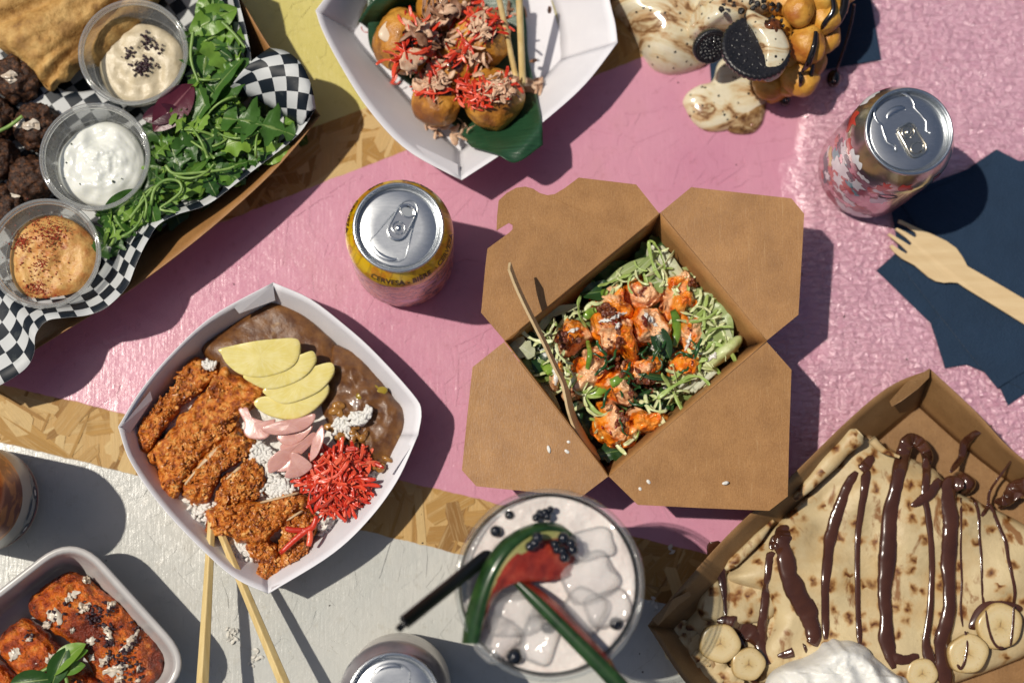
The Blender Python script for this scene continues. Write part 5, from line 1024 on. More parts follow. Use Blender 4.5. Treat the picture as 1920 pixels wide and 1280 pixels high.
for pts, w in (([(620, 490), (665, 470), (715, 455)], 2.2), ([(560, 505), (590, 495), (630, 500)], 1.8), ([(650, 545), (668, 520), (672, 505)], 2.6), ([(808, 470), (830, 462)], 3.0), ([(835, 505), (850, 490), (860, 480)], 3.2), ([(865, 530), (872, 510)], 2.4), ([(390, 560), (430, 545), (455, 540)], 2.0), ([(325, 650), (320, 720), (330, 800), (325, 850)], 3.2), ([(1060, 570), (1050, 620), (1030, 660)], 2.2), ([(900, 870), (950, 850), (1000, 830)], 2.6), ([(490, 910), (530, 880)], 2.6), ([(1150, 720), (1185, 690), (1200, 670)], 3.0), ([(840, 650), (870, 640)], 2.6), ([(310, 600), (300, 570)], 2.4)):
    mk("streak", drape(splash([z8(*p) for p in pts], w * 1.9, int(pts[0][0])), ZC, 1.1), M_MAYO, may)
M_BACON = mat("crumbled_bacon", [(.3, '#3a160e'), (.5, '#6e3420'), (.75, '#9a6a3a')], 400, rough=.4, bump=.6)
bac = thing("bacon_crumbs", "dark crumbled bacon sprinkled over the middle of the chicken", "bacon", [*W1(1190, 690)[:2], .05])
for i in range(130):
    x, y, s_ = random.choice([(650, 690, 38), (690, 740, 40), (720, 780, 26), (980, 920, 40), (1000, 900, 30), (860, 900, 40), (600, 440, 26), (640, 630, 36), (380, 600, 26), (840, 850, 30), (690, 1050, 40), (1080, 300, 16), (800, 860, 30)])
    p = z8(x + random.gauss(0, s_), y + random.gauss(0, s_ * .8)); s = U(.6, 2.0)
    mk("crumb", ball(W1(p[0], p[1], ZC(*p) + .6), (s * U(.8, 1.6), s, s * .7), U(0, 3), 9, 7, s * .9, 500, 2, i, tilt=U(-.6, .6)), M_BACON, bac, smooth=False)
M_CHIL = mat("chilli_flake", '#8a140c', rough=.25)
mk("chilli_flake", join([ball(W1(*z8(x, y), ZC(*z8(x, y)) + .2), (U(.6, 1.8), U(.5, .9), .5), U(0, 3), 7, 5) for x, y in ((570, 515), (640, 515), (655, 510), (660, 1040), (690, 1040), (655, 1075), (690, 1050), (625, 1110), (1230, 540), (320, 570), (1050, 540), (1060, 550), (650, 830), (690, 985), (580, 1080))]), M_CHIL, may, kind="stuff")
# fork seen on edge
fk = [z8(*p) for p in ((72, 200), (110, 300), (160, 410), (215, 520), (270, 630), (320, 740), (360, 820), (382, 890), (400, 960), (430, 1050), (470, 1120), (510, 1180), (550, 1222))]
zs = np.array([104, 98, 92, 86, 80, 74, 69, 64, 58, 50, 42, 36, 32.]); wd_ = np.array([5.6, 5.8, 5.8, 5.8, 5.8, 5.8, 6.0, 7.5, 9, 9.5, 9, 8.5, 8])
P = W(cr(np.array(fk), 40, False), np.interp(np.linspace(0, 12, 40), range(13), zs)); wv = np.interp(np.linspace(0, 12, 40), range(13), wd_)
T_ = np.gradient(P, axis=0); T_ /= np.linalg.norm(T_, axis=1)[:, None]; view = np.array([0, 0, HC]) - P; view /= np.linalg.norm(view, axis=1)[:, None]
sd = np.cross(T_, view); sd /= np.linalg.norm(sd, axis=1)[:, None]; wdir = view * .985 + sd * .17; wdir -= (wdir * T_).sum(1)[:, None] * T_; wdir /= np.linalg.norm(wdir, axis=1)[:, None]; th_ = np.cross(T_, wdir)
rows = [P + wdir * (wv[:, None] * MM) * a_ + th_ * .75 * MM * b_ for a_, b_ in ((1, -1), (1, 1), (-1, 1), (-1, -1))]
V, F = loft([np.array([r[k] for r in rows]) for k in range(40)], True); F.append((0, 1, 2, 3)); F.append((159, 158, 157, 156))
mk("wooden_fork", (V, F), M_WOOD, label="wooden fork standing on edge in the kraft box, handle over the left flap", cat="fork", smooth=False)
for i, (x, y) in enumerate(((1029, 842), (1063, 846), (1066, 828), (1216, 903), (1200, 916), (1360, 905))):
    z = 64 + (-5 if x > 1140 else -4) * .5 + 1.2; lb_ = ('spilled grain nearest the fork head on the lower left flap', 'spilled grain just right of the first on the lower left flap', 'uppermost spilled grain on the lower left flap', 'spilled grain nearest the hinge on the lower right flap', 'lower of two close grains on the lower right flap', 'lone spilled grain far right on the lower right flap')[i]
    mk("spilled_rice_grain", grain(W1(x, y, z), U(0, 3), 0, U(1.4, 3.4)), M_RICE, label=lb_, cat="grain", group="spilled grains on the box flaps")
# ================================================================== crepe with chocolate
def crepe_mat():
    t = NT("crepe"); co = t.coord('Object'); g = t.noise(co, 35, 5); n = t.noise(co, 260, 4)
    col = t.ramp(g, [(.3, '#a8956f'), (.5, '#c0ad86'), (.75, '#cbb98f')])
    v = t.n("TexVoronoi", voronoi_dimensions='2D'); v.inputs["Scale"].default_value = 92; ds = t.t.nodes.new("ShaderNodeVectorMath"); ds.operation = 'ADD'; t.set(ds.inputs[0], co)
    nz = t.n("TexNoise"); t.set(nz.inputs["Vector"], co); nz.inputs["Scale"].default_value = 150; sc_ = t.t.nodes.new("ShaderNodeVectorMath"); sc_.operation = 'SCALE'; t.set(sc_.inputs[0], nz.outputs[1]); sc_.inputs[3].default_value = .011
    t.set(ds.inputs[1], sc_.outputs[0]); t.set(v.inputs["Vector"], ds.outputs[0])
    rs = t.n("SeparateColor"); t.set(rs.inputs[0], v.outputs["Color"])
    pick = t.ramp(rs.outputs[0], [(.38, 0.0), (.42, 1.0)])
    sp = t.math('MULTIPLY', t.ramp(v.outputs["Distance"], [(.15, 1.0), (.45, 0.0)]), pick); core = t.math('MULTIPLY', t.ramp(v.outputs["Distance"], [(.04, 1.0), (.3, 0.0)]), pick)
    col = t.mix(t.ramp(t.noise(co, 24, 5, .6), [(.5, 0.0), (.7, .55)]), col, '#b08a50'); col = t.mix(t.math('MULTIPLY', sp, .8), col, '#a8742f'); col = t.mix(core, col, '#4f260f')
    br = t.ramp(t.noise(t.coord('Object', (1, .5, 1), (0, 0, .7)), 75, 4, .6, .5), [(.585, 0.0), (.67, 1.0)]); col = t.mix(t.math('MULTIPLY', br, .85), col, '#7a4a20')
    return t.fin(col, .5, t.bump(t.math('ADD', n, g), .35, .0012), Specular_IOR_Level=.35)
M_CREPE = crepe_mat()
z10 = lambda pts: [(1200 + x / 2.56, 780 + y / 2.56) for x, y in pts]
crp = thing("crepe", "large folded crepe with brown griddle spots in the kraft tray", "crepe", [*W1(1640, 1060)[:2], .003])
main = z10([(1080, 80), (1150, 120), (1240, 175), (1330, 215), (1420, 265), (1500, 350), (1640, 420), (1760, 470), (1900, 560), (2000, 700), (2000, 1000), (1850, 1150), (1600, 1250), (1300, 1350), (900, 1350), (600, 1250), (560, 1150), (620, 980), (560, 860), (400, 790), (430, 730), (560, 600), (680, 480), (800, 360), (920, 230), (1020, 120)])
def crepe_layer(out, z, h, seed, n=170, rings=34, p=10, wave=5.0, name="layer"):
    V, F = blob(out, z, h, n, rings, p, .25, 200, 3, seed, edge=.8, wave=wave, wfreq=34); return V, F
mk("lower_layer", crepe_layer(z10([(230, 930), (280, 850), (420, 790), (600, 800), (800, 900), (900, 1100), (760, 1250), (520, 1280), (330, 1240), (240, 1180), (150, 1060)]), 4, 9, 3), M_CREPE, crp)
mk("lower_layer", crepe_layer(z10([(280, 860), (400, 760), (520, 780), (640, 820), (640, 960), (480, 1000), (330, 985), (285, 960)]), 12, 8, 6), M_CREPE, crp)
V, F = crepe_layer(main, 8, 17, 9)
for a_, b_, w_, s_ in (((1620, 815), (1330, 1085), 7, 5.5), ((1560, 900), (1500, 1200), 10, -1.2), ((1690, 850), (1690, 1200), 9, 1.4), ((1800, 930), (1880, 1100), 9, -1.2), ((1640, 870), (1420, 1030), 5, -2.5)):
    A, B = W1(*a_, 24), W1(*b_, 24); d = (B - A)[:2] / np.linalg.norm((B - A)[:2]); rel = V[:, :2] - A[:2]; al = rel @ d; pr = np.abs(rel @ np.array([-d[1], d[0]]))
    V[:, 2] += np.exp(-(pr / (w_ * MM)) ** 2) * s_ * MM * (V[:, 2] > .014)
mk("upper_layer", (V, F), M_CREPE, crp)
P = cr(z10([(1055, 78), (1000, 130), (920, 210), (830, 310), (740, 400)]), 30, False)
mk("rolled_edge", tube(W(P, np.linspace(32, 26, 30)), MM * np.interp(np.linspace(0, 1, 30), [0, .08, .3, .8, 1], [3.5, 6.2, 6, 4.2, 1.5]) * (1 + .1 * np.sin(np.arange(30) * .5)), 14, .8), M_CREPE, crp)
P = cr(z10([(1110, 110), (1150, 150), (1190, 175), (1245, 195)]), 14, False); mk("rolled_edge", tube(W(P, 28), MM * np.linspace(3.2, 1.0, 14), 10, .7), M_CREPE, crp)
P = cr(z10([(640, 500), (560, 590), (470, 680), (410, 735)]), 20, False); mk("rolled_edge", tube(W(P, 24), MM * np.interp(np.linspace(0, 1, 20), [0, .3, .8, 1], [1, 3.2, 3.4, 1.2]), 10, .8), M_CREPE, crp)
for k in range(5):
    x, y = [(170, 1060), (230, 1130), (290, 1210), (380, 1250), (700, 1050)][k]; V, F, uv = leaf(W1(*z10([(x, y)])[0], 15), U(-1, 0), 34, 'curly', .6, 0, U(-.3, .3), wob=.2); mk("torn_edge", (V, F), M_CREPE, crp, solid=.6)
M_CHOC = mat("chocolate_sauce", [(.3, '#3d2217'), (.7, '#4d2d1f')], 50, rough=.16, Coat_Weight=.6, bump=.08, bscale=80, Subsurface_Weight=.0)
cs = thing("chocolate_sauce", "glossy brown chocolate sauce in thick and thin stripes down the crepe", "chocolate sauce", [*W1(1640, 1060)[:2], .02])
ZK = zlook([o for o in bpy.data.objects if o.name.startswith(('upper_layer', 'lower_layer'))], 9, 2)
def cline(pts, w, z=26.5, flat=.5):
    """sauce poured along a path: a low dome that follows the surface under it"""
    q = z10(pts); n = max(30, len(q) * 12); P = cr(q, n, False); s = np.linspace(0, 1, n); r = random.Random(int(pts[0][0] * 7 + pts[0][1]))
    zz = np.interp(s, np.linspace(0, 1, len(np.atleast_1d(z))), np.atleast_1d(z)) if np.ndim(z) else np.full(n, float(z))
    ws = np.interp(s, np.linspace(0, 1, len(np.atleast_1d(w))), np.atleast_1d(w)) / 2.56 / 2
    ph = r.uniform(0, 50); nz = lambda f, o: vnoise(np.stack([s * f * n / 40, np.full(n, ph + o), np.zeros(n)], 1), 3)
    ends = np.clip(np.minimum(s, 1 - s) * n / 7 + .25, 0, 1) ** .5
    wl = ws * (1 + .14 * nz(6, 0) + .06 * nz(17, 3)) * ends; wr = ws * (1 + .14 * nz(6, 9) + .06 * nz(17, 7)) * ends
    T = np.gradient(P, axis=0); T /= np.linalg.norm(T, axis=1)[:, None]; N = np.stack([-T[:, 1], T[:, 0]], 1); rows = []
    us = np.array([-1, -.92, -.7, -.4, 0, .4, .7, .92, 1])
    base = np.array([ZK(*p) for p in P])
    if np.ndim(z) or z < 30: base = np.maximum(base, zz - 2 if np.ndim(z) else 0)
    else: base = np.maximum(base, zz - 1)
    base = np.convolve(np.pad(base, 4, 'edge'), np.ones(9) / 9, 'valid')
    th = (.38 * ws / PXM) * (1 + .25 * nz(5, 20)) * (.35 + .65 * ends) * (flat / .5)
    for u in us:
        o = P + N * (np.where(u < 0, wl, wr) * u)[:, None]; rows.append(W(o, base + th * (1 - abs(u) ** 2.2) ** .6 * (1 + .1 * nz(11, 31 + u)) - .3 * (abs(u) == 1)))
    rows.append(W(P + N * (wr * .9)[:, None], base - 1.5)); rows.append(W(P - N * (wl * .9)[:, None], base - 1.5))
    V = np.stack(rows, 1).reshape(-1, 3); m = len(rows); F = [(k * m + a, k * m + (a + 1) % m, (k + 1) * m + (a + 1) % m, (k + 1) * m + a) for k in range(n - 1) for a in range(m)] + [tuple(range(m))[::-1], tuple(range((n - 1) * m, n * m))]
    mk("stripe", (V, F), M_CHOC, cs)
cline([(1040, 265), (1000, 340), (955, 450), (925, 540), (905, 650), (890, 800), (890, 940), (892, 1070)], [44, 60, 64, 64, 50, 42, 40])
cline([(1092, 258), (1080, 340), (1065, 440), (1048, 560), (1042, 700), (1045, 850), (1050, 980), (1055, 1090)], [52, 44, 34, 32, 28, 28, 36])
cline([(1385, 235), (1370, 170), (1330, 120), (1285, 125), (1258, 190), (1240, 300), (1208, 440), (1195, 600), (1185, 720), (1172, 850), (1180, 960), (1185, 1080), (1220, 1210)], [50, 56, 62, 70, 74, 72, 80, 86, 84, 70, 66, 80, 50], z=[16, 15, 14, 14, 20, 26, 27, 27, 27, 27, 27, 27, 24])
cline([(1372, 200), (1375, 290), (1368, 370), (1378, 450), (1395, 570), (1402, 700), (1398, 830), (1390, 950), (1372, 1080), (1392, 1180), (1392, 1300)], [44, 44, 40, 34, 32, 32, 34, 36, 40, 60, 60], z=[16, 22, 27, 27, 27, 27, 27, 27, 27, 26, 24])
cline([(1555, 330), (1490, 330), (1475, 400), (1490, 500), (1488, 600), (1480, 720), (1485, 840), (1482, 950), (1455, 1060), (1455, 1180), (1475, 1300)], [60, 90, 86, 86, 84, 74, 64, 70, 84, 80, 80], z=[18, 24, 27, 28, 28, 28, 28, 28, 28, 26, 24])
cline([(1440, 300), (1390, 370), (1340, 410), (1300, 430)], [46, 60, 44, 24])
cline([(1540, 390), (1542, 520), (1540, 660), (1545, 800), (1540, 920), (1550, 1010)], 13, 27.5)
cline([(1585, 385), (1612, 420), (1626, 480), (1630, 580), (1640, 700), (1645, 860), (1660, 950), (1680, 1050), (1715, 1110), (1770, 1100), (1790, 1000), (1798, 900)], 16, 27.5)
cline([(1640, 480), (1670, 430), (1680, 360), (1740, 270), (1800, 190)], [26, 16, 12, 12], z=[24, 16, 14, 22, 36])
cline([(1680, 420), (1720, 520), (1755, 600), (1770, 690), (1790, 780), (1800, 850), (1790, 930)], [22, 20, 18, 18], 27.5)
cline([(1490, 270), (1540, 200), (1560, 130), (1600, 90), (1690, 45)], [22, 36, 44, 34, 16], z=[20, 10, 16, 26, 38])
cline([(1700, 410), (1760, 400), (1800, 350), (1870, 320)], [30, 60, 90, 80], z=[14, 12, 18, 28])
cline([(640, 650), (620, 700), (610, 800), (600, 900), (585, 1000), (580, 1080), (620, 1190)], [50, 42, 36, 44, 52, 70, 60], 27)
cline([(630, 640), (660, 600), (690, 650), (720, 770), (770, 880), (810, 960), (835, 1060), (800, 1130)], [50, 70, 80, 96, 110, 100, 80, 50], 27)
cline([(690, 520), (690, 560), (680, 610), (650, 640)], [60, 84, 90, 70], 26)
cline([(355, 600), (370, 680), (395, 780), (405, 880), (412, 960)], [90, 84, 44, 20, 18], z=[36, 26, 20, 18, 18], flat=.4)
cline([(370, 980), (430, 985), (490, 1010), (540, 1050), (590, 1090)], [36, 60, 80, 90, 60], 22)
cline([(430, 1010), (480, 1090), (505, 1160), (560, 1280)], [40, 50, 46, 56], 23.5)
cline([(1120, 190), (1090, 230), (1060, 260)], [36, 60, 56], 27)
cline([(660, 1150), (740, 1130), (800, 1110)], [30, 50, 60], 24); cline([(1180, 1140), (1260, 1170), (1340, 1150)], [60, 50, 40], 24)
mk("pool", blob(z10([(1500, 290), (1530, 262), (1570, 275), (1605, 310), (1600, 350), (1560, 380), (1510, 370)]), 6, 12, 40, 10, 2.4), M_CHOC, cs)
mk("pool", blob(z10([(1640, 880), (1700, 870), (1790, 885), (1840, 930), (1720, 1000), (1600, 1030), (1560, 1010), (1600, 920)]), 22, 4, 40, 10, 2.8), M_CHOC, cs)
mk("pool", blob(z10([(1780, 320), (1850, 290), (1950, 330), (1900, 390), (1800, 400), (1740, 440), (1720, 430)]), 8, 12, 40, 10, 2.4), M_CHOC, cs)
def banana_mat2():
    t = NT("banana_flesh"); tc = t.n("TexCoord"); s = t.n("SeparateXYZ"); t.set(s.inputs[0], tc.outputs["UV"])
    r = t.math('ADD', s.outputs[0], t.math('MULTIPLY', t.math('SUBTRACT', t.noise(t.coord('Object'), 350, 4), .5), .16))
    col = t.ramp(r, [(0, '#8a6f4e'), (.1, '#bda26e'), (.3, '#c9b486'), (.62, '#cdbb92'), (.9, '#c3ac7c'), (1, '#ab8f5c')])
    a = t.math('SINE', t.math('MULTIPLY', s.outputs[1], 18.85)); core = t.math('MULTIPLY', t.ramp(t.math('ADD', a, t.math('MULTIPLY', t.math('SUBTRACT', t.noise(t.coord('Object'), 300, 3), .5), 1.6)), [(.6, 0.0), (1, .6)]), t.ramp(r, [(.05, 1.0), (.4, 0.0)]))
    return t.fin(t.mix(core, t.mix(t.ramp(t.noise(t.coord('Object'), 500, 3), [(.62, 0.0), (.7, .6)]), col, '#a88a5c'), '#5e422a'), .28, t.bump(r, .15, .001), Coat_Weight=.15, Subsurface_Weight=.15, Subsurface_Radius=(.003, .002, .001))
M_BANA = banana_mat2()
def banana(cx, cy, r, z, label, tilt=(0, 0), seed=0):
    c2 = z10([(cx, cy)])[0]; n = 48; a = np.linspace(0, 6.283, n, endpoint=False); R = r / 2.56 * (1 + .03 * np.sin(5 * a + seed) + .02 * np.sin(2 * a + seed)); q = np.stack([c2[0] + R * np.cos(a), c2[1] + R * np.sin(a)], 1)
    P = W(q, z); c = P.mean(0); P[:, 2] += (P[:, 0] - c[0]) * tilt[0] + (P[:, 1] - c[1]) * tilt[1]
    st = [(0.0, 0), (.25, .1), (.5, 0), (.8, 0), (.95, -.15), (1.0, -.9), (1.0, -5), (.6, -5.5)]; rows = [c + (P - c) * max(s_, .002) + [0, 0, d_ * MM] for s_, d_ in st]
    V, F = loft(rows, True); uv = [(s_, k / n) for s_, d_ in st for k in range(n)]
    mk("banana_slice", (V, F), M_BANA, label=label, cat="banana slice", group="banana slices on the crepe", uv=uv, auto=60)
banana(385, 1090, 96, 27, "banana slice in the tray's left corner, nearest the white paint", (.1, .1), 1); banana(522, 1190, 82, 25, "banana slice crossed by chocolate, second from the left corner", (-.1, .1), 2)
banana(1578, 1140, 96, 31, "banana slice with a thin chocolate squiggle, left of the biggest slice", (.05, .1), 3); banana(1730, 1008, 110, 30, "biggest banana slice, with two thin chocolate lines, at the right edge", (0, .1), 4)
banana(745, 1140, 62, 20, "banana slice mostly hidden left of the whipped cream", (.2, .2), 5); banana(1235, 1195, 60, 24, "banana slice under the thickest chocolate stripe, right of the cream", (.2, 0), 6); banana(1355, 1235, 76, 26, "banana slice at the bottom edge between two chocolate stripes", (0, .1), 7)
cline([(1560, 1030), (1572, 1080), (1560, 1170), (1540, 1210), (1522, 1190)], 14, 32.5)
cline([(1660, 930), (1672, 1010), (1690, 1070), (1715, 1105), (1745, 1110)], 13, 32); cline([(1795, 910), (1790, 1000), (1778, 1100)], 13, 32)
cline([(430, 1010), (470, 1080), (490, 1140)], [36, 44, 30], 28.5); cline([(500, 1140), (530, 1210), (560, 1280)], [30, 46, 50], 26.5)
M_CREAM = mat("whipped_cream", [(.3, '#d9d8d2'), (.7, '#e4e3dd')], 120, rough=.45, bump=.25, bscale=300, Subsurface_Weight=.2, Subsurface_Radius=(.004, .004, .003))
V, F = blob(z10([(590, 1290), (640, 1220), (720, 1180), (790, 1150), (850, 1105), (900, 1070), (980, 1070), (1060, 1095), (1110, 1130), (1150, 1180), (1220, 1230), (1290, 1270), (1290, 1400), (900, 1500), (600, 1400)]), 20, 26, 140, 40, 2.6, 0, smooth=True)
c_ = V[0]; d = np.hypot(V[:, 0] - c_[0], V[:, 1] - c_[1]) / MM; an = np.arctan2(V[:, 1] - c_[1], V[:, 0] - c_[0]); up = np.clip((V[:, 2] - .02) / .01, 0, 1)
V[:, 2] += up * MM * (1.6 * np.sin(d * .42 + an * .8 + 3.2 * vnoise(V * 38, 2)) + 1.4 * vnoise(V * 120, 4) + .5 * fbm(V * 300, 2, 5)); V[:, :2] += (V[:, :2] - c_[:2]) / (d[:, None] * MM + 1e-6) * MM * (np.sin(an * 9 + 3 * vnoise(V * 60, 3)) * 1.2 * np.clip(d / 40, 0, 1))[:, None]
mk("whipped_cream", (V, F), M_CREAM, label="swirl of white whipped cream at the bottom edge on the crepe", cat="cream")

# ================================================================== grey tray with fried fillets
M_GTRAY = mat("grey_plastic", [(.3, '#a9a6a4'), (.7, '#b5b2b0')], 60, rough=.3, Coat_Weight=.2)
def rrect(A, B, C, D, r, n=10):
    P = [np.array(p, float) for p in (A, B, C, D)]; out = []
    for i in range(4):
        p, q, s_ = P[i - 1], P[i], P[(i + 1) % 4]; u = (p - q) / np.linalg.norm(p - q); v = (s_ - q) / np.linalg.norm(s_ - q)
        for t in np.linspace(0, 1, n): a_ = q + u * r * (1 - t) ** 2 + v * r * t ** 2; out.append(a_)
    return np.array(out)
gA, gB, gC, gD = (140, 994), (372, 1250), (75, 1483), (-157, 1226)
gc = np.mean([gA, gB, gC, gD], 0)
gt = thing("plastic_food_tray", "pale grey rounded tray with a thick rim, holding orange fried fillets", "food tray", [*W(np.array([gc]), 0)[0][:2], .0007])
def gring(s, r, z): return W(gc + (rrect(gA, gB, gC, gD, r) - gc) * s, z)
rows = [gring(.80, 60, 0), gring(.93, 72, 36), gring(.975, 82, 41), gring(.995, 85, 41.5), gring(1.0, 86, 43.5), gring(.985, 84, 45), gring(.965, 80, 44.5), gring(.945, 76, 45), gring(.925, 74, 43.8), gring(.905, 72, 40), gring(.80, 60, 4), gring(.76, 55, 2.5), gring(.4, 30, 2.2), gring(.02, 2, 2.2)]
mk("shell", loft(rows, True), M_GTRAY, gt)
b_ = gring(.80, 60, .1); mk("base", (b_, [tuple(range(len(b_)))]), M_GTRAY, gt)
M_FIL = mat("fried_fillet", [(.25, '#5a1c08'), (.40, '#a54210'), (.54, '#cf6616'), (.72, '#e09236')], 170, detail=8, rough=.24, bump=1.0, bscale=380, dist=.003, spots=((42, .5, .12, '#7a2e14'), (150, .6, .08, '#4a1a0c')), Coat_Weight=.4)
z7 = lambda pts: [(x / 4.571, 1000 + y / 4.571) for x, y in pts]
F1 = [(540, 330), (640, 315), (760, 390), (900, 490), (1020, 560), (1150, 680), (1240, 800), (1360, 900), (1410, 1000), (1420, 1130), (1400, 1280), (1250, 1330), (1000, 1330), (860, 1240), (750, 1090), (620, 950), (480, 850), (380, 760), (260, 680), (245, 560), (330, 470), (430, 400)]
f1 = mk("fried_fillet", blob(z7(F1), 12, 17, 220, 50, 4, 2.0, 190, 5, 3, edge=1.8, wave=3.5, wfreq=60), M_FIL, label="long orange fried fillet streaked with white sauce, along the tray's right side", cat="fillet", group="fried fillets in the grey tray")
f2 = mk("fried_fillet", blob(z7([(220, 710), (330, 760), (430, 850), (520, 960), (590, 1040), (560, 1130), (440, 1250), (250, 1270), (150, 1190), (60, 1080), (0, 1000), (20, 900), (130, 780)]), 10, 17, 140, 34, 4, 1.6, 200, 5, 8, edge=1.2, wave=2.5, wfreq=50), M_FIL, label="darker squat fried fillet left of the long one", cat="fillet", group="fried fillets in the grey tray")
mk("fried_fillet", blob(z7([(600, 1090), (700, 1120), (800, 1200), (850, 1300), (700, 1400), (450, 1380), (420, 1280), (520, 1180)]), 9, 15, 110, 28, 4, 1.6, 200, 5, 12, edge=1.2), M_FIL, label="dark fried fillet at the bottom edge under the herb sprig", cat="fillet", group="fried fillets in the grey tray")
mk("fried_fillet", blob(z7([(-80, 1040), (0, 1060), (90, 1160), (180, 1260), (160, 1380), (-60, 1380), (-160, 1200)]), 8, 15, 110, 28, 4, 1.6, 200, 5, 15, edge=1.2), M_FIL, label="dark fried fillet in the bottom left picture corner", cat="fillet", group="fried fillets in the grey tray")
ZF = zlook([o for o in bpy.data.objects if o.name.startswith('fried_fillet')], default=20)
sau = thing("white_sauce", "thin white sauce splashes over the orange fillets in the grey tray", "sauce", [*W1(180, 1160)[:2], .025])
for pts, w in (([(560, 590), (600, 540), (690, 500)], 3.6), ([(710, 410), (740, 400), (780, 415)], 4.0), ([(690, 680), (720, 630), (780, 600)], 4.6), ([(920, 660), (950, 610), (990, 575)], 3.8), ([(400, 670), (450, 700), (500, 690), (510, 780)], 5.5), ([(380, 750), (420, 810)], 4), ([(880, 780), (920, 830), (950, 900), (970, 960)], 3.4), ([(740, 910), (780, 930), (800, 950)], 4.6), ([(640, 940), (690, 990), (720, 980)], 4.2), ([(1020, 1010), (1080, 980), (1140, 900), (1190, 820)], 4.0), ([(860, 1140), (900, 1080), (950, 1060)], 4.4), ([(880, 1190), (960, 1180), (1040, 1140), (1100, 1130)], 4.6), ([(980, 1270), (1060, 1220)], 4), ([(1170, 1150), (1200, 1160)], 3.4), ([(1180, 1240), (1190, 1270)], 3.4), ([(1260, 830), (1290, 840)], 4.2), ([(760, 1040), (810, 1080)], 3.0), ([(90, 1090), (130, 1020), (160, 980)], 4.4), ([(400, 1110), (440, 1060), (480, 1040)], 4.4), ([(220, 920), (280, 890)], 2.4), ([(370, 1220), (420, 1240)], 4), ([(600, 820), (640, 830)], 3)):
    q = z7(pts); p0 = q[len(q) // 2]; z = np.array([ZF(*p) for p in (q if len(q) > 2 else [q[0], ((q[0][0] + q[1][0]) / 2, (q[0][1] + q[1][1]) / 2), q[1]])]) + .2
    mk("splash", drape(splash(q, w * 2.0, int(pts[0][0])), ZF, .9), M_TAH, sau)
fl = []
for ctr_, n_, s_ in (((760, 660), 22, 45), ((800, 740), 18, 40), ((860, 640), 14, 30), ((930, 660), 14, 25), ((920, 800), 16, 40), ((950, 920), 14, 30), ((1090, 990), 18, 35), ((1160, 790), 14, 30), ((1160, 900), 12, 30), ((960, 1080), 14, 40), ((470, 720), 12, 40), ((1200, 1140), 10, 20), ((1100, 1240), 14, 50), ((450, 1080), 16, 40), ((250, 890), 12, 25), ((850, 900), 10, 40), ((600, 560), 8, 30), ((1060, 1120), 10, 30), ((1050, 1060), 10, 40)):
    for i in range(n_):
        p = z7([(ctr_[0] + random.gauss(0, s_), ctr_[1] + random.gauss(0, s_))])[0]; s = U(.5, 1.5); fl.append(ball(W1(p[0], p[1], ZF(*p) + .5), (s, s * U(.5, 1), s * .5), U(0, 3), 7, 5, s * .4, 900, 1, i, tilt=U(-.5, .5)))
mk("dark_flake", join(fl), M_SUM, sau, kind="stuff", smooth=False)
hb = thing("herb_sprig", "small green herb sprig on the fried fillets at the bottom edge", "herb", [*W1(110, 1260)[:2], .028])
for (x, y, ang, L, k) in ((560, 1080, .75, 36, 'oval'), (500, 1150, 1.2, 32, 'oval'), (600, 1150, .2, 22, 'oval'), (250, 1265, .1, 34, 'oval'), (620, 1060, .5, 24, 'oval')):
    V, F, uv = leaf(W1(*z7([(x, y)])[0], 36), ang, L * .8, k, .7, 0, random.gauss(0, .4), cup=.35); mk("leaf", (V, F), M_ARU2 if k == 'oval' and x > 550 else M_ARU, hb, uv=uv)
for pts in ([(240, 1250), (340, 1190), (430, 1140), (500, 1100)], [(545, 1200), (570, 1250), (575, 1300)]):
    drz(hb, "stalk", z7(pts), 35, 1.2, M_STEM, 12, 1, False)

# ================================================================== iced drink with melon
M_CUP = clear_mat("clear_cup", milk=.03, gl=.9); M_CUPR = clear_mat("clear_cup_rim", milk=.1, gl=1.0)
dc = W1(1031, 1095, 156); dc[2] = .0006
cup = thing("drink_cup", "tall clear plastic cup of pale iced drink, blurred, at the lower centre", "drink", dc)
mk("cup", lathe([(0, 0), (31, 0), (32, 1.5), (51, 154), (50.3, 154), (31.4, 2.4), (0, 2)], 96, dc), M_CUP, cup)
a = np.linspace(0, 6.2832, 97)
for rr, zz, tr in ((52, 155, 1.3), (50.6, 149, .5)):
    mk("rim" if zz > 150 else "moulded_ring", tube(np.stack([dc[0] + rr * MM * np.cos(a), dc[1] + rr * MM * np.sin(a), np.full(97, dc[2] + zz * MM)], 1), tr * MM, 8, caps=False), M_CUPR, cup)
def liquid_mat():
    t = NT("pale_iced_drink"); co = t.coord('Object'); g = t.noise(co, 28, 4, .5, .8); col = t.ramp(g, [(.3, '#cfc4bf'), (.55, '#e4ddd8'), (.75, '#d6c2bc')])
    return t.fin(col, .1, t.bump(t.noise(co, 60, 3), .6, .006), Subsurface_Weight=.4, Subsurface_Radius=(.02, .015, .014), Coat_Weight=.4)
M_LIQ = liquid_mat()
V, F = lathe([(0, 4), (31.2, 4), (49.2, 144.5), (48.8, 145.6)] + [(r, 145.2) for r in np.linspace(46, 0, 14)], 96, dc)
tp = V[:, 2] > dc[2] + .1450; V[tp, 2] += vnoise(V[tp] * 42, 4) * .0022 + vnoise(V[tp] * 90, 7) * .0008
mk("drink", (V, F), M_LIQ, cup)
M_ICE = clear_mat("ice", tint=(1, 1, 1, 1), milk=.26, gl=.55, rough=.06, mcol='#ffffff')
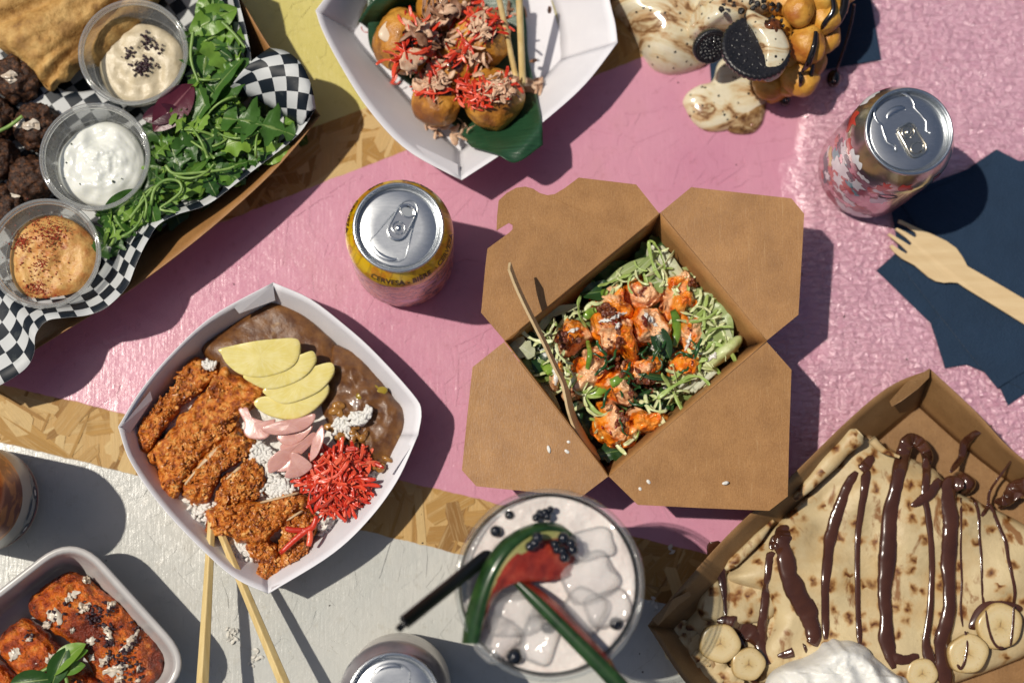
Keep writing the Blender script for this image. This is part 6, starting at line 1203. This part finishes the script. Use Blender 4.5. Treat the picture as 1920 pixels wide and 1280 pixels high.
for i, (x, y, s, r_) in enumerate(((1105, 1085, 14, .5), (1090, 1150, 13, 1.0), (960, 1150, 14, .2), (930, 1200, 11, .8), (1140, 1140, 11, .3), (1010, 1200, 12, 1.2), (1110, 1020, 11, .2))):
    V, F = ball(W1(x, y, 145.5), (s * 1.1, s * .9, s * .62), r_, 40, 28, 1.6, 75, 3, i, sq=.5, tilt=U(-.5, .5)); mk("ice_cube", (V, F), M_ICE, cup)
M_RIND = mat("melon_rind", [(.3, '#11260f'), (.6, '#27451f'), (.8, '#4d6b3a')], 90, rough=.28, stretch=(1, 1, 1), Coat_Weight=.3)
M_FLESH = mat("melon_flesh", [(.3, '#7d2118'), (.55, '#a03a2a'), (.8, '#b86048')], 110, rough=.22, bump=.4, bscale=260, Subsurface_Weight=.25, Subsurface_Radius=(.006, .002, .002), Coat_Weight=.3)
M_PITH = mat("melon_pith", [(.3, '#9aa05a'), (.7, '#bcae78')], 90, rough=.35)
ml = thing("melon_slice", "curved red watermelon slice with green rind lying over the cup's left rim", "melon", W1(960, 1080, 150))
ro = [(866, 1206), (872, 1160), (885, 1112), (905, 1062), (935, 1018), (975, 990), (1015, 978), (1052, 982), (1082, 1000)]
ri = [(897, 1206), (905, 1165), (915, 1120), (932, 1075), (958, 1035), (990, 1008), (1020, 996), (1050, 997), (1078, 1010)]
fi = [(899, 1190), (915, 1150), (925, 1125), (942, 1105), (962, 1095), (1000, 1090), (1042, 1086), (1075, 1075), (1094, 1045)]
zr_ = np.array([158, 161, 164, 166, 166, 162, 157, 151, 146.]); n = 40
O = cr(np.c_[ro, zr_ - 6], n, False); I = cr(np.c_[ri, zr_ + 1], n, False); Fi = cr(np.c_[fi, zr_ - 5], n, False)
Ow, Iw, Fw = W(O[:, :2], O[:, 2]), W(I[:, :2], I[:, 2]), W(Fi[:, :2], Fi[:, 2]); dn = np.array([0, 0, -9 * MM])
mk("rind", loft([Ow + dn, Ow, Ow * .5 + Iw * .5 + [0, 0, 2.5 * MM], Iw, Iw + dn * .9]), M_RIND, ml)
mk("pith", loft([Iw + [0, 0, -.2 * MM], Iw * .72 + Fw * .28 + [0, 0, .3 * MM]]), M_PITH, ml)
V, F = loft([Iw * (.82 - .82 * s) + Fw * (.18 + .82 * s) + [0, 0, (1.0 * math.sin(s * 3)) * MM] for s in np.linspace(0, 1, 9)] + [Fw + dn * .8, Iw + dn * .8]); V = V + (fbm(V * 160, 3, 4) * .0012)[:, None]
mk("flesh", (V, F), M_FLESH, ml)
m2 = thing("melon_slice", "second melon slice seen on edge, green rind strip crossing to the lower right", "melon", W1(1070, 1190, 150))
A = cr(np.c_[[(968, 1090), (1020, 1140), (1075, 1195), (1130, 1250), (1200, 1325)], [160, 163, 165, 166, 166]], 30, False)
def band(pa, off, w, dz): d_ = np.gradient(pa[:, :2], axis=0); d_ /= np.linalg.norm(d_, axis=1)[:, None]; nn_ = np.stack([-d_[:, 1], d_[:, 0]], 1); return W(pa[:, :2] + nn_ * (off + w), pa[:, 2] + dz)
taper = np.interp(np.linspace(0, 1, 30), [0, .15, 1], [.5, .9, 1.35])[:, None]
L_, R_ = band(A, 13 * taper, 0, -2), band(A, -11 * taper, 0, 0)
mk("rind", loft([L_ + dn, L_, (L_ + R_) / 2 + [0, 0, 1.5 * MM], R_, R_ + dn]), M_RIND, m2)
t3 = np.interp(np.linspace(0, 1, 30), [0, .3, .75, .8, 1], [8, 15, 9, 2, 1])[:, None]
R3 = band(A, -11 * taper - t3, 0, -5); mk("flesh", loft([R_ + [0, 0, -.3 * MM], R3, R3 + dn, R_ + dn]), M_FLESH, m2)
M_STRAW = mat("black_straw", [(.3, '#0c0c0e'), (.7, '#141416')], 100, rough=.3)
st = thing("drinking_straw", "black drinking straw sticking out of the cup to the lower left", "straw", W1(885, 1065, 150))
mk("tube", tube(W(np.array([(960, 1004), (885, 1064), (758, 1166)]), [118, 158, 176]), 3.9 * MM, 20), M_STRAW, st); mk("tip", tube(W(np.array([(762, 1163), (746, 1181)]), [176, 177]), 2.0 * MM, 14), M_STRAW, st)
M_BERRY = mat("black_berry", [(.3, '#0e1016'), (.7, '#1e2129')], 200, rough=.12, Coat_Weight=.5)
BG = "dark berries floating in the drink"
for x, y, r_, z, lb_ in ((955, 965, 2.6, 147, "tiny dark berry inside the upper left rim of the cup"), (930, 996, 3.4, 148, "dark berry peeping out left of the green rind"), (1026, 1176, 3.4, 148, "dark berry half under the second melon strip"), (965, 1230, 4.6, 148, "biggest single dark berry, near the cup's lower rim"), (1154, 1168, 3.8, 148, "dark berry inside the cup's right rim")):
    mk("berry", ball(W1(x, y, z), r_, 0, 24, 16, .2, 200, 2, int(x)), M_BERRY, label=lb_, cat="berry", group=BG)
def cluster(label, pts, z, r_):
    o = thing("berry_cluster", label, "berry", W1(*pts[0], z), None)
    for p in pts: mk("drupelet", ball(W1(*p, z + U(-1, 1)), r_ * U(.85, 1.1), 0, 18, 12), M_BERRY, o)
cluster("cluster of four dark berries on the red melon flesh, right", [(1040, 1020), (1054, 1032), (1070, 1018), (1056, 1008), (1058, 1044), (1074, 1030), (1044, 1030)], 160, 3.0)
cluster("pair of dark berries on the red melon flesh, left of the cluster", [(1008, 1008), (994, 1024), (1002, 1018)], 165, 3.2)
cluster("small dark berry cluster above the rind near the far rim", [(1005, 970), (1016, 965), (1026, 968), (1032, 955), (1022, 960), (1012, 962)], 152, 2.3)

# ================================================================== stray bits on the table
M_BIT = mat("dark_crumb", [(.3, '#1d1713'), (.7, '#3a2a1e')], 600, rough=.7)
M_BITR = mat("paint_flake_curl", '#c9c6bd', rough=.5)
parts = []
for i in range(70):
    p = (U(0, 1920), U(0, 1280)); s = U(.25, .7); parts.append(ball(W1(p[0], p[1], .7), (s * U(.8, 2), s, s * .6), U(0, 3), 6, 4, s * .4, 900, 1, i))
mk("stray_crumb", join(parts), M_BIT, parent=table, kind="stuff", smooth=False)
parts = []
for x, y in ((435, 1190), (478, 1225), (470, 1240), (435, 1183), (1222, 1128), (425, 1195), (1255, 1030)):
    for k in range(5):
        V, F, uv = leaf(W1(x + random.gauss(0, 6), y + random.gauss(0, 6), 1.3), U(0, 6), U(2.5, 5), 'oval', 1.2, 0, U(-.6, .6), m=6); parts.append((V, F))
mk("lifted_paint_chip", join(parts), M_BITR, parent=table, kind="stuff")
